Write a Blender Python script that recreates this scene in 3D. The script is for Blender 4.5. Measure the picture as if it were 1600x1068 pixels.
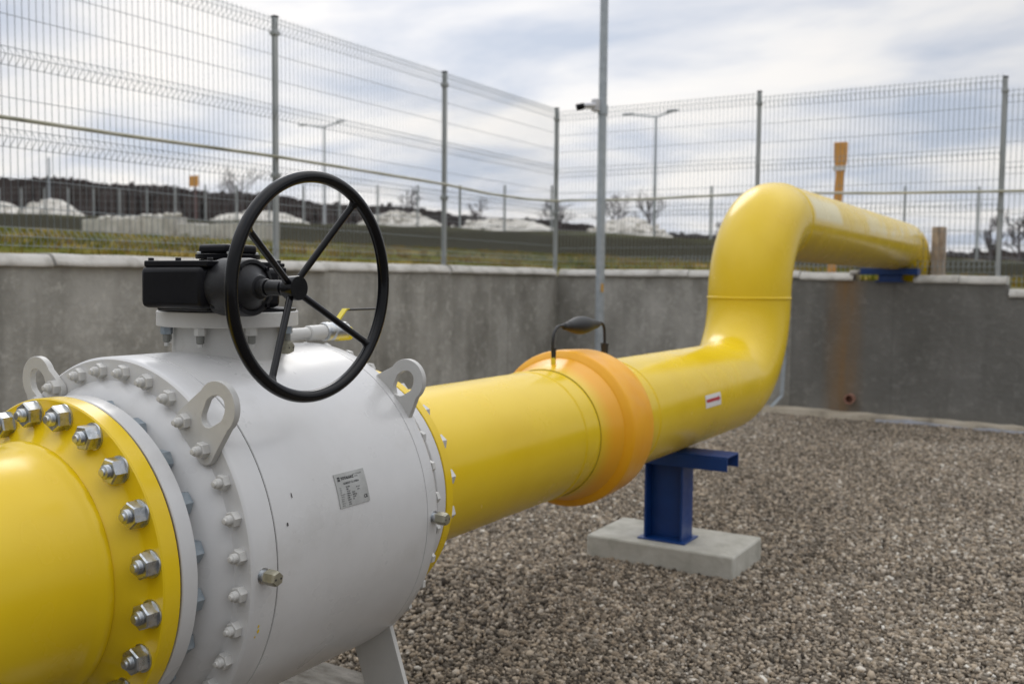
import bpy, bmesh, math, random
import numpy as np
from mathutils import Vector, Matrix
for o in list(bpy.data.objects): bpy.data.objects.remove(o)
S = bpy.context.scene
C = S.collection
rnd = random.Random(7)
R_ = math.radians
AX = 0.85            # height of the pipe axis over the gravel

# ------------------------------------------------------------------ camera
cd = bpy.data.cameras.new('camera'); cam = bpy.data.objects.new('camera', cd); C.objects.link(cam)
cr = Vector((0.8559184, 0.51702017, 0.00968622)); cu = Vector((-0.04095045, 0.0490964, 0.99795421)); cf = Vector((-0.5154869, 0.85456403, -0.06319472))
M = Matrix((cr, cu, -cf)).transposed().to_4x4(); M.translation = Vector((1.89088, 0, 1.46056)); cam.matrix_world = M
cd.sensor_width = 36; cd.lens = 34.36; cd.clip_start = 0.05; cd.clip_end = 3000
cd.dof.use_dof = True; cd.dof.focus_distance = 2.15; cd.dof.aperture_fstop = 3.9
S.camera = cam

# ------------------------------------------------------------------ world: overcast sky with broken cloud
SUN_EL, SUN_AZ = R_(38), R_(-41)
w = bpy.data.worlds.new('World'); S.world = w; w.use_nodes = True
nt = w.node_tree; N = nt.nodes; L = nt.links; N.clear()
def nd(t, **k):
    n = N.new(t)
    for a, b in k.items(): setattr(n, a, b)
    return n
def mth(op, a, b=None, c=None, clamp=False):
    n = N.new('ShaderNodeMath'); n.operation = op; n.use_clamp = clamp
    for i, v in enumerate((a, b, c)):
        if v is None: continue
        if isinstance(v, (int, float)): n.inputs[i].default_value = v
        else: L.new(v, n.inputs[i])
    return n.outputs[0]
out = nd('ShaderNodeOutputWorld'); bg = nd('ShaderNodeBackground'); bg2 = nd('ShaderNodeBackground'); mix = nd('ShaderNodeMixShader')
sky = nd('ShaderNodeTexSky', sky_type='NISHITA', sun_disc=False); sky.sun_elevation = SUN_EL; sky.sun_rotation = SUN_AZ
sky.air_density = 1.0; sky.dust_density = 2.0
L.new(sky.outputs[0], bg.inputs[0]); bg.inputs[1].default_value = 0.08
tc = nd('ShaderNodeTexCoord'); sp = nd('ShaderNodeSeparateXYZ'); L.new(tc.outputs['Generated'], sp.inputs[0])
zc = mth('MAXIMUM', sp.outputs[2], 0.0); den = mth('ADD', zc, 0.16)
cb = nd('ShaderNodeCombineXYZ'); L.new(mth('DIVIDE', sp.outputs[0], den), cb.inputs[0]); L.new(mth('DIVIDE', sp.outputs[1], den), cb.inputs[1])
mp = nd('ShaderNodeMapping'); mp.inputs['Rotation'].default_value = (0, 0, R_(-24)); mp.inputs['Scale'].default_value = (0.85, 1.15, 1); mp.inputs['Location'].default_value = (3.1, 0.4, 0)
L.new(cb.outputs[0], mp.inputs[0])
nz = nd('ShaderNodeTexNoise'); nz.inputs['Scale'].default_value = 1.5; nz.inputs['Detail'].default_value = 7; nz.inputs['Roughness'].default_value = 0.5; nz.inputs['Distortion'].default_value = 0.25
L.new(mp.outputs[0], nz.inputs[0])
cr1 = nd('ShaderNodeValToRGB'); e = cr1.color_ramp.elements
e[0].position = 0.36; e[0].color = (0.51, 0.57, 0.68, 1); e[1].position = 0.66; e[1].color = (0.93, 0.905, 0.88, 1)
m_ = cr1.color_ramp.elements.new(0.47); m_.color = (0.69, 0.715, 0.775, 1); m_ = cr1.color_ramp.elements.new(0.56); m_.color = (0.85, 0.845, 0.85, 1)
L.new(nz.outputs[0], cr1.inputs[0])
# glow of the veiled sun through the cloud
GA = R_(-37); sd = Vector((math.sin(GA)*math.cos(R_(17)), math.cos(GA)*math.cos(R_(17)), math.sin(R_(17))))
dt = nd('ShaderNodeVectorMath', operation='DOT_PRODUCT'); L.new(tc.outputs['Generated'], dt.inputs[0]); dt.inputs[1].default_value = sd
glow = mth('POWER', mth('MAXIMUM', dt.outputs['Value'], 0.0), 7.0)
fac = mth('ADD', mth('MULTIPLY', glow, 0.26), mth('MULTIPLY', dt.outputs['Value'], 0.16))
# overcast sky is brighter overhead than near the horizon
zen = mth('MULTIPLY', mth('SMOOTH_MIN', mth('MAXIMUM', mth('SUBTRACT', sp.outputs[2], 0.33), 0.0), 0.45, 0.1), 2.9)
k = mth('ADD', mth('ADD', 0.76, fac), zen)
vm = nd('ShaderNodeVectorMath', operation='SCALE'); L.new(cr1.outputs[0], vm.inputs[0]); L.new(k, vm.inputs['Scale'])
L.new(vm.outputs[0], bg2.inputs[0]); bg2.inputs[1].default_value = 1.0
mix.inputs[0].default_value = 0.93; L.new(bg.outputs[0], mix.inputs[1]); L.new(bg2.outputs[0], mix.inputs[2]); L.new(mix.outputs[0], out.inputs[0])

sl = bpy.data.lights.new('sun', 'SUN'); sl.energy = 0.55; sl.angle = R_(25); sl.color = (1, 0.96, 0.9)
so = bpy.data.objects.new('sun', sl); C.objects.link(so)
sv = Vector((math.sin(SUN_AZ)*math.cos(SUN_EL), math.cos(SUN_AZ)*math.cos(SUN_EL), math.sin(SUN_EL)))
so.rotation_euler = sv.to_track_quat('Z', 'Y').to_euler()
S.view_settings.view_transform = 'Standard'; S.view_settings.look = 'None'; S.view_settings.gamma = 1; S.view_settings.exposure = 0
S.render.engine = 'CYCLES'

# ------------------------------------------------------------------ materials
def mat(name, col, rough=0.5, metal=0.0, spec=0.5, coat=0.0):
    m = bpy.data.materials.new(name); m.use_nodes = True
    b = m.node_tree.nodes['Principled BSDF']
    b.inputs['Base Color'].default_value = (*col, 1); b.inputs['Roughness'].default_value = rough
    b.inputs['Metallic'].default_value = metal; b.inputs['Specular IOR Level'].default_value = spec
    b.inputs['Coat Weight'].default_value = coat; b.inputs['Coat Roughness'].default_value = 0.2
    return m
def tex(m, cols, scale=5, detail=5, stretch=(1, 1, 1), bump=0.0, bscale=None, bdist=0.01, rough=None, pos=None, dist=0.0, coord='Object'):
    """noise-mixed base colour, optional bump and roughness variation"""
    t = m.node_tree; b = t.nodes['Principled BSDF']
    c_ = t.nodes.new('ShaderNodeTexCoord'); mp = t.nodes.new('ShaderNodeMapping'); mp.inputs['Scale'].default_value = stretch
    t.links.new(c_.outputs[coord], mp.inputs[0])
    n = t.nodes.new('ShaderNodeTexNoise'); n.inputs['Scale'].default_value = scale; n.inputs['Detail'].default_value = detail; n.inputs['Distortion'].default_value = dist
    n.inputs['Roughness'].default_value = 0.6
    t.links.new(mp.outputs[0], n.inputs[0])
    r = t.nodes.new('ShaderNodeValToRGB'); el = r.color_ramp.elements
    k = len(cols); pos = pos or [0.3+0.4*i/(k-1) for i in range(k)]
    el[0].position = pos[0]; el[0].color = (*cols[0], 1); el[1].position = pos[-1]; el[1].color = (*cols[-1], 1)
    for i in range(1, k-1): x = el.new(pos[i]); x.color = (*cols[i], 1)
    t.links.new(n.outputs[0], r.inputs[0]); t.links.new(r.outputs[0], b.inputs['Base Color'])
    if rough:
        mr = t.nodes.new('ShaderNodeMapRange'); mr.inputs[1].default_value = .3; mr.inputs[2].default_value = .7; mr.inputs[3].default_value = rough[0]; mr.inputs[4].default_value = rough[1]
        n2 = t.nodes.new('ShaderNodeTexNoise'); n2.inputs['Scale'].default_value = scale*2.3; n2.inputs['Detail'].default_value = 4
        t.links.new(c_.outputs[coord], n2.inputs[0]); t.links.new(n2.outputs[0], mr.inputs[0]); t.links.new(mr.outputs[0], b.inputs['Roughness'])
    if bump:
        n3 = t.nodes.new('ShaderNodeTexNoise'); n3.inputs['Scale'].default_value = bscale or scale*4; n3.inputs['Detail'].default_value = 5
        bp = t.nodes.new('ShaderNodeBump'); bp.inputs['Strength'].default_value = bump; bp.inputs['Distance'].default_value = bdist
        t.links.new(c_.outputs[coord], n3.inputs[0]); t.links.new(n3.outputs[0], bp.inputs['Height']); t.links.new(bp.outputs[0], b.inputs['Normal'])
    return m, r, n
def mixin(m, fac_socket, col):
    """mix a colour over the present base colour"""
    t = m.node_tree; b = t.nodes['Principled BSDF']; src = b.inputs['Base Color'].links[0].from_socket
    x = t.nodes.new('ShaderNodeMix'); x.data_type = 'RGBA'
    t.links.new(fac_socket, x.inputs[0]); t.links.new(src, x.inputs[6]); x.inputs[7].default_value = (*col, 1)
    t.links.new(x.outputs[2], b.inputs['Base Color'])

YEL = mat('yellow_paint', (0.68, 0.455, 0.01), 0.3, spec=0.4, coat=0.08)
tex(YEL, [(0.74, 0.50, 0.006), (0.78, 0.54, 0.009), (0.80, 0.56, 0.016)], 2.5, 6, bump=0.03, bscale=14, bdist=0.004, rough=(0.17, 0.30))
# dirt smudges sparse on the yellow paint
def smudge(m, col, scale, lo, hi, amt):
    t = m.node_tree; c_ = t.nodes.new('ShaderNodeTexCoord'); n = t.nodes.new('ShaderNodeTexNoise'); n.inputs['Scale'].default_value = scale; n.inputs['Detail'].default_value = 9; n.inputs['Roughness'].default_value = 0.7
    t.links.new(c_.outputs['Object'], n.inputs[0]); mr = t.nodes.new('ShaderNodeMapRange'); mr.inputs[1].default_value = lo; mr.inputs[2].default_value = hi; mr.inputs[4].default_value = amt
    t.links.new(n.outputs[0], mr.inputs[0]); mixin(m, mr.outputs[0], col)
smudge(YEL, (0.38, 0.24, 0.03), 9, 0.66, 0.82, 0.2)
YUP = YEL.copy(); YUP.name = 'yellow_paint_pale_patches'  # same yellow with soft pale patches along one side of the upper pipe
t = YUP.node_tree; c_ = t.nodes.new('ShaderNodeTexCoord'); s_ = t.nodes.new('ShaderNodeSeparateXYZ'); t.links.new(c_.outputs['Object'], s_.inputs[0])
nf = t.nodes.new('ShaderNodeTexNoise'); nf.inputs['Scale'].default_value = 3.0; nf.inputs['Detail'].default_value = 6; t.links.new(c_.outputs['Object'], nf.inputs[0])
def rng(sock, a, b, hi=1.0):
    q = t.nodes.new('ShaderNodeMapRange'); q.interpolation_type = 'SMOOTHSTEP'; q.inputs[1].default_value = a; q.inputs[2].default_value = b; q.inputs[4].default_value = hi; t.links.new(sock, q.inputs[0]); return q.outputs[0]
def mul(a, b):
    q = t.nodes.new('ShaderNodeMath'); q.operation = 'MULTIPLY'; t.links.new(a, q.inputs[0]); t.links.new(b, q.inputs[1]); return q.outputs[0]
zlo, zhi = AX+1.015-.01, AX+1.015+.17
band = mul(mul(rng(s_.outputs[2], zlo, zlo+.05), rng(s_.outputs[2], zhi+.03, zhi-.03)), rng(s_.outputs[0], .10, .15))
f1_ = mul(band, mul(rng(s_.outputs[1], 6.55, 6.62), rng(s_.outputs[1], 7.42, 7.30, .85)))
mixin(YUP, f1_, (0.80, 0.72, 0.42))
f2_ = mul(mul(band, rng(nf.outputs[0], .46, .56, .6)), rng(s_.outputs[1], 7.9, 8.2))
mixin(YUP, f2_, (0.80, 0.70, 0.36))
ORG = mat('orange_paint', (0.72, 0.30, 0.01), 0.36, spec=.45)
tex(ORG, [(0.83, 0.36, 0.002), (0.88, 0.43, 0.006)], 6, 6, bump=0.08, bscale=18, bdist=0.004, rough=(0.3, 0.5))
# the orange sleeve is sprayed over yellow: yellow shows towards its front end
YOR = mat('yellow_orange_overspray', (0.72, 0.38, 0.02), 0.34, coat=0.2)
_, rr, nn = tex(YOR, [(0.76, 0.52, 0.008), (0.83, 0.38, 0.004)], 6, 5, rough=(0.28, 0.45))
t = YOR.node_tree; c_ = t.nodes.new('ShaderNodeTexCoord'); s_ = t.nodes.new('ShaderNodeSeparateXYZ'); t.links.new(c_.outputs['Object'], s_.inputs[0])
mr = t.nodes.new('ShaderNodeMapRange'); mr.inputs[1].default_value = 3.375; mr.inputs[2].default_value = 3.47; mr.inputs[3].default_value = 0; mr.inputs[4].default_value = 1; t.links.new(s_.outputs[1], mr.inputs[0])
ad = t.nodes.new('ShaderNodeMath'); ad.operation = 'MULTIPLY_ADD'; ad.inputs[1].default_value = 0.35; t.links.new(nn.outputs[0], ad.inputs[0]); 
sb = t.nodes.new('ShaderNodeMath'); sb.operation = 'SUBTRACT'; sb.inputs[1].default_value = 0.17; t.links.new(mr.outputs[0], sb.inputs[0]); t.links.new(sb.outputs[0], ad.inputs[2])
t.links.new(ad.outputs[0], rr.inputs[0]); rr.color_ramp.elements[0].position = 0.05; rr.color_ramp.elements[1].position = 0.95
WHT = mat('grey_white_enamel', (0.54, 0.55, 0.56), 0.3, coat=0.3)
tex(WHT, [(0.585, 0.58, 0.57), (0.61, 0.605, 0.595), (0.63, 0.625, 0.615)], 3, 6, bump=0.03, bscale=20, bdist=0.003, rough=(0.24, 0.38))
smudge(WHT, (0.36, 0.34, 0.30), 5, 0.55, 0.82, 0.4)
smudge(WHT, (0.44, 0.42, 0.38), 1.3, 0.45, 0.75, 0.35)
WH2 = mat('cream_grey_cast_paint', (0.54, 0.53, 0.50), 0.45)
tex(WH2, [(0.50, 0.49, 0.46), (0.57, 0.56, 0.53)], 9, 6, bump=0.15, bscale=60, bdist=0.002)
smudge(WH2, (0.30, 0.27, 0.22), 14, 0.6, 0.75, 0.4)
BLK = mat('black_paint', (0.004, 0.004, 0.006), 0.33, spec=0.16)
tex(BLK, [(0.003, 0.003, 0.0045), (0.006, 0.006, 0.008)], 12, 4, bump=0.12, bscale=90, bdist=0.0015, rough=(0.28, 0.45))
BCS = mat('black_cast_iron_paint', (0.02, 0.02, 0.022), 0.45, spec=.3)
BWH = mat('black_wheel_enamel', (0.004, 0.004, 0.005), 0.26, spec=.3); tex(BWH, [(0.003, 0.003, 0.004), (0.006, 0.006, 0.007)], 12, 4, bump=.06, bscale=60, bdist=.001, rough=(.14, .26))
tex(BCS, [(0.009, 0.009, 0.010), (0.020, 0.020, 0.022)], 20, 5, bump=0.35, bscale=110, bdist=0.002)
RUB = mat('black_rubber', (0.018, 0.018, 0.018), 0.55)
DGR = mat('dull_grey_stud', (0.20, 0.20, 0.18), 0.5, .3); GRV_D = mat('dark_joint', (0.05, 0.045, 0.04), 0.8)
GSK = mat('brown_gasket', (0.06, 0.03, 0.02), 0.8)
ZNC = mat('zinc_plated_steel', (0.62, 0.64, 0.66), 0.26, 1.0)
tex(ZNC, [(0.34, 0.37, 0.38), (0.56, 0.58, 0.60), (0.50, 0.47, 0.38)], 45, 4, bump=0.1, bscale=200, bdist=0.001, rough=(0.24, 0.48))
BZN = mat('bluish_zinc', (0.33, 0.45, 0.52), 0.4, 0.5)
tex(BZN, [(0.24, 0.29, 0.33), (0.38, 0.42, 0.45)], 60, 4)
BRS = mat('olive_passivated_steel', (0.36, 0.34, 0.25), 0.42, 0.6)
tex(BRS, [(0.26, 0.25, 0.19), (0.42, 0.39, 0.29)], 60, 5)
GAL = mat('galvanised_steel', (0.42, 0.46, 0.49), 0.5, 0.35)
tex(GAL, [(0.34, 0.38, 0.41), (0.46, 0.50, 0.53)], 12, 4)
POST = mat('fence_post_paint', (0.30, 0.32, 0.31), 0.5, 0.2)
tex(POST, [(0.28, 0.30, 0.30), (0.46, 0.48, 0.48)], 6, 5, stretch=(1, 1, .3))
WIRE = mat('fence_wire', (0.24, 0.27, 0.28), 0.5, 0.3)
BLU = mat('blue_paint', (0.006, 0.032, 0.19), 0.38, coat=0.1)
tex(BLU, [(0.001, 0.034, 0.17), (0.004, 0.050, 0.22)], 7, 5, rough=(0.32, 0.5))
PLT = mat('aluminium_plate', (0.42, 0.42, 0.40), 0.42, 0.55)
tex(PLT, [(0.36, 0.36, 0.34), (0.50, 0.50, 0.48)], 18, 5)
INK = mat('dark_print', (0.05, 0.05, 0.05), 0.7)
LBW = mat('label_white', (0.72, 0.70, 0.68), 0.5); LBR = mat('label_red', (0.45, 0.02, 0.03), 0.5)
LYE = mat('yellow_lever_paint', (0.72, 0.58, 0.03), 0.4)
CON = mat('cast_concrete', (0.3, 0.3, 0.27), 0.9)
tex(CON, [(0.36, 0.35, 0.30), (0.48, 0.465, 0.41), (0.56, 0.545, 0.49)], 7, 8, bump=0.5, bscale=40, bdist=0.006)
SLB = mat('broomed_slab_concrete', (0.15, 0.14, 0.12), 0.95); tex(SLB, [(0.09, 0.08, 0.065), (0.17, 0.16, 0.14), (0.24, 0.225, 0.20)], 9, 9, stretch=(1, 3.5, 1), bump=1, bscale=60, bdist=0.01)
CAP = mat('coping_concrete', (0.42, 0.41, 0.38), 0.9)
tex(CAP, [(0.34, 0.325, 0.29), (0.56, 0.54, 0.50), (0.64, 0.62, 0.58)], 5, 8, bump=0.5, bscale=30, bdist=0.01)
def wall_mat(name, cols, stain=False):
    m = mat(name, cols[0], 0.92)
    _, r, n = tex(m, cols, 1.7, 9, stretch=(1, 1, 0.7), bump=0.5, bscale=22, bdist=0.012, dist=0.3)
    t = m.node_tree; c_ = t.nodes.new('ShaderNodeTexCoord')
    # vertical run marks
    mp = t.nodes.new('ShaderNodeMapping'); mp.inputs['Scale'].default_value = (3.2, 3.2, 0.22); t.links.new(c_.outputs['Object'], mp.inputs[0])
    n2 = t.nodes.new('ShaderNodeTexNoise'); n2.inputs['Scale'].default_value = 2.2; n2.inputs['Detail'].default_value = 6; t.links.new(mp.outputs[0], n2.inputs[0])
    q = t.nodes.new('ShaderNodeMapRange'); q.inputs[1].default_value = .5; q.inputs[2].default_value = .75; q.inputs[4].default_value = 0.3; t.links.new(n2.outputs[0], q.inputs[0])
    mixin(m, q.outputs[0], tuple(c*0.62 for c in cols[0]))
    q = t.nodes.new('ShaderNodeMapRange'); q.inputs[1].default_value = .40; q.inputs[2].default_value = .22; q.inputs[4].default_value = 0.25; t.links.new(n2.outputs[0], q.inputs[0])
    mixin(m, q.outputs[0], tuple(min(1, c*1.45) for c in cols[-1]))
    n4 = t.nodes.new('ShaderNodeTexNoise'); n4.inputs['Scale'].default_value = 11; n4.inputs['Detail'].default_value = 8; n4.inputs['Roughness'].default_value = .75; t.links.new(c_.outputs['Object'], n4.inputs[0])
    q = t.nodes.new('ShaderNodeMapRange'); q.inputs[1].default_value = .52; q.inputs[2].default_value = .72; q.inputs[4].default_value = 0.55; t.links.new(n4.outputs[0], q.inputs[0])
    mixin(m, q.outputs[0], tuple(min(1, c*1.5) for c in cols[-1]))
    wv = t.nodes.new('ShaderNodeSeparateXYZ'); t.links.new(c_.outputs['Object'], wv.inputs[0])
    ax_ = wv.outputs[0] if stain else wv.outputs[1]
    pm = t.nodes.new('ShaderNodeMath'); pm.operation = 'PINGPONG'; pm.inputs[1].default_value = 1.22; t.links.new(ax_, pm.inputs[0])
    pq = t.nodes.new('ShaderNodeMapRange'); pq.inputs[1].default_value = .022; pq.inputs[2].default_value = .004; pq.inputs[4].default_value = .16 if stain else .35; t.links.new(pm.outputs[0], pq.inputs[0])
    mixin(m, pq.outputs[0], tuple(c*0.55 for c in cols[0]))
    if stain:
        s_ = t.nodes.new('ShaderNodeSeparateXYZ'); t.links.new(c_.outputs['Object'], s_.inputs[0])
        n3 = t.nodes.new('ShaderNodeTexNoise'); n3.inputs['Scale'].default_value = 2.5; n3.inputs['Detail'].default_value = 5
        mp3 = t.nodes.new('ShaderNodeMapping'); mp3.inputs['Scale'].default_value = (5, 1, .8); t.links.new(c_.outputs['Object'], mp3.inputs[0]); t.links.new(mp3.outputs[0], n3.inputs[0])
        a = t.nodes.new('ShaderNodeMath'); a.operation = 'ADD'; a.inputs[1].default_value = 0.50; t.links.new(s_.outputs[0], a.inputs[0])
        b2 = t.nodes.new('ShaderNodeMath'); b2.operation = 'ABSOLUTE'; t.links.new(a.outputs[0], b2.inputs[0])
        c2 = t.nodes.new('ShaderNodeMapRange'); c2.inputs[1].default_value = 0.24; c2.inputs[2].default_value = 0.0; t.links.new(b2.outputs[0], c2.inputs[0])
        d2 = t.nodes.new('ShaderNodeMath'); d2.operation = 'MULTIPLY'; t.links.new(c2.outputs[0], d2.inputs[0]); t.links.new(n3.outputs[0], d2.inputs[1])
        e2 = t.nodes.new('ShaderNodeMath'); e2.operation = 'MULTIPLY'; e2.inputs[1].default_value = 1.35; e2.use_clamp = True; t.links.new(d2.outputs[0], e2.inputs[0])
        mixin(m, e2.outputs[0], (0.27, 0.165, 0.075))
    return m
WALL_L = wall_mat('concrete_wall_weathered', [(0.205, 0.196, 0.172), (0.315, 0.305, 0.275), (0.45, 0.436, 0.40)])
WALL_R = wall_mat('concrete_wall_dark_damp', [(0.150, 0.147, 0.134), (0.185, 0.181, 0.166), (0.22, 0.215, 0.20)], True)
FOOT = mat('footing_mortar', (0.34, 0.29, 0.22), 0.95); tex(FOOT, [(0.26, 0.23, 0.18), (0.48, 0.42, 0.33), (0.56, 0.50, 0.41)], 4, 8, bump=0.6, bscale=20, bdist=0.01)
MEM = mat('pale_membrane', (0.40, 0.42, 0.47), 0.5); tex(MEM, [(0.2, 0.2, 0.2), (0.42, 0.44, 0.5)], 6, 6, bump=0.4, bscale=15, bdist=.01)
CLAY = mat('clay_pipe', (0.22, 0.10, 0.06), 0.8); tex(CLAY, [(0.22, 0.10, 0.07), (0.46, 0.26, 0.19)], 20, 5)
WOOD = mat('weathered_timber', (0.3, 0.24, 0.18), 0.9); tex(WOOD, [(0.22, 0.17, 0.14), (0.45, 0.36, 0.29), (0.60, 0.50, 0.40)], 14, 8, stretch=(1, 1, .35), bump=.4, bscale=60)
OMK = mat('orange_marker_paint', (0.55, 0.22, 0.03), 0.5); tex(OMK, [(0.62, 0.30, 0.07), (0.70, 0.36, 0.10)], 8, 4)
RWP = mat('red_white_pole', (0.17, 0.10, 0.095), 0.7)
HOSE = mat('dirty_yellow_conduit', (0.25, 0.24, 0.17), 0.6); tex(HOSE, [(0.24, 0.24, 0.18), (0.45, 0.435, 0.33), (0.56, 0.555, 0.50)], 3, 5)
RUBL = mat('pale_limestone', (0.5, 0.48, 0.43), 0.95); tex(RUBL, [(0.40, 0.38, 0.33), (0.66, 0.63, 0.57), (0.80, 0.77, 0.71)], 1.6, 8, bump=1, bscale=3, bdist=.15)
BLKC = mat('stacked_concrete', (0.36, 0.35, 0.33), 0.95); tex(BLKC, [(0.42, 0.40, 0.36), (0.66, 0.64, 0.59)], 1.5, 7, bump=.6, bscale=5, bdist=.05)
BARK = mat('bare_branches', (0.17, 0.15, 0.15), 0.95)
TWIG = mat('winter_thicket', (0.06, 0.05, 0.045), 0.95); tex(TWIG, [(0.060, 0.049, 0.046), (0.088, 0.073, 0.069), (0.105, 0.088, 0.080)], .35, 5)
CAMW = mat('white_plastic', (0.6, 0.6, 0.62), 0.4)
OTG = mat('orange_tag', (0.6, 0.33, 0.05), 0.5)

for m_0 in (CON, SLB, CAP, WALL_L, WALL_R, FOOT, RUBL, BLKC, TWIG, BARK, WOOD): m_0.node_tree.nodes['Principled BSDF'].inputs['Specular IOR Level'].default_value = .15
# terrain colour: grass near the wall, dark bank, pale track on the plateau
TER = mat('field_soil_and_grass', (0.1, 0.1, 0.05), 0.95)
_, rg, ng = tex(TER, [(0.066, 0.040, 0.014), (0.078, 0.094, 0.008), (0.165, 0.125, 0.020), (0.28, 0.190, 0.055)], .7, 8, bump=.8, bscale=6, bdist=.08)
t = TER.node_tree; c_ = t.nodes.new('ShaderNodeTexCoord'); s_ = t.nodes.new('ShaderNodeSeparateXYZ'); t.links.new(c_.outputs['Object'], s_.inputs[0])
nb = t.nodes.new('ShaderNodeTexNoise'); nb.inputs['Scale'].default_value = .5; nb.inputs['Detail'].default_value = 6; t.links.new(c_.outputs['Object'], nb.inputs[0])
jy = t.nodes.new('ShaderNodeMath'); jy.operation = 'MULTIPLY_ADD'; jy.inputs[1].default_value = 3.0; t.links.new(nb.outputs[0], jy.inputs[0]); t.links.new(s_.outputs[1], jy.inputs[2])
a_ = t.nodes.new('ShaderNodeMapRange'); a_.inputs[1].default_value = 31.6; a_.inputs[2].default_value = 32.8; t.links.new(jy.outputs[0], a_.inputs[0])
mixin(TER, a_.outputs[0], (0.034, 0.032, 0.020))
a_ = t.nodes.new('ShaderNodeMapRange'); a_.inputs[1].default_value = 37.2; a_.inputs[2].default_value = 38.6; t.links.new(jy.outputs[0], a_.inputs[0])
mixin(TER, a_.outputs[0], (0.07, 0.07, 0.035))
a_ = t.nodes.new('ShaderNodeMapRange'); a_.inputs[1].default_value = 41; a_.inputs[2].default_value = 42; t.links.new(jy.outputs[0], a_.inputs[0])
mixin(TER, a_.outputs[0], (0.22, 0.20, 0.15))
a_ = t.nodes.new('ShaderNodeMapRange'); a_.inputs[1].default_value = 50; a_.inputs[2].default_value = 52; t.links.new(jy.outputs[0], a_.inputs[0])
mixin(TER, a_.outputs[0], (0.07, 0.06, 0.04))
GRS = mat('winter_grass', (0.1, 0.1, 0.04), 0.8); tex(GRS, [(0.06, 0.085, 0.007), (0.12, 0.14, 0.012), (0.31, 0.215, 0.05), (0.17, 0.075, 0.025)], .8, 5)
PIT = mat('gravel_bed_soil', (0.09, 0.08, 0.07), 0.95); tex(PIT, [(0.05, 0.045, 0.04), (0.13, 0.115, 0.10), (0.19, 0.17, 0.15)], 55, 6, bump=1, bscale=70, bdist=.02)
STN = mat('gravel_stone', (0.2, 0.2, 0.2), 0.85)
t = STN.node_tree; at = t.nodes.new('ShaderNodeAttribute'); at.attribute_name = 'tone'
r = t.nodes.new('ShaderNodeValToRGB'); r.color_ramp.interpolation = 'LINEAR'
tones = [(0, (0.050, 0.041, 0.032)), (.16, (0.115, 0.094, 0.070)), (.34, (0.185, 0.155, 0.118)), (.52, (0.32, 0.255, 0.182)), (.68, (0.28, 0.250, 0.208)), (.82, (0.46, 0.375, 0.275)), (.93, (0.54, 0.48, 0.40)), (1, (0.72, 0.68, 0.60))]
r.color_ramp.elements[0].color = (*tones[0][1], 1); r.color_ramp.elements[1].color = (*tones[-1][1], 1)
for p_, c2 in tones[1:-1]: x = r.color_ramp.elements.new(p_); x.color = (*c2, 1)
t.links.new(at.outputs['Fac'], r.inputs[0]); t.links.new(r.outputs[0], t.nodes['Principled BSDF'].inputs['Base Color'])

for m_0 in (TER, GRS, PIT): m_0.node_tree.nodes['Principled BSDF'].inputs['Specular IOR Level'].default_value = .05
STN.node_tree.nodes['Principled BSDF'].inputs['Specular IOR Level'].default_value = .3
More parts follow.
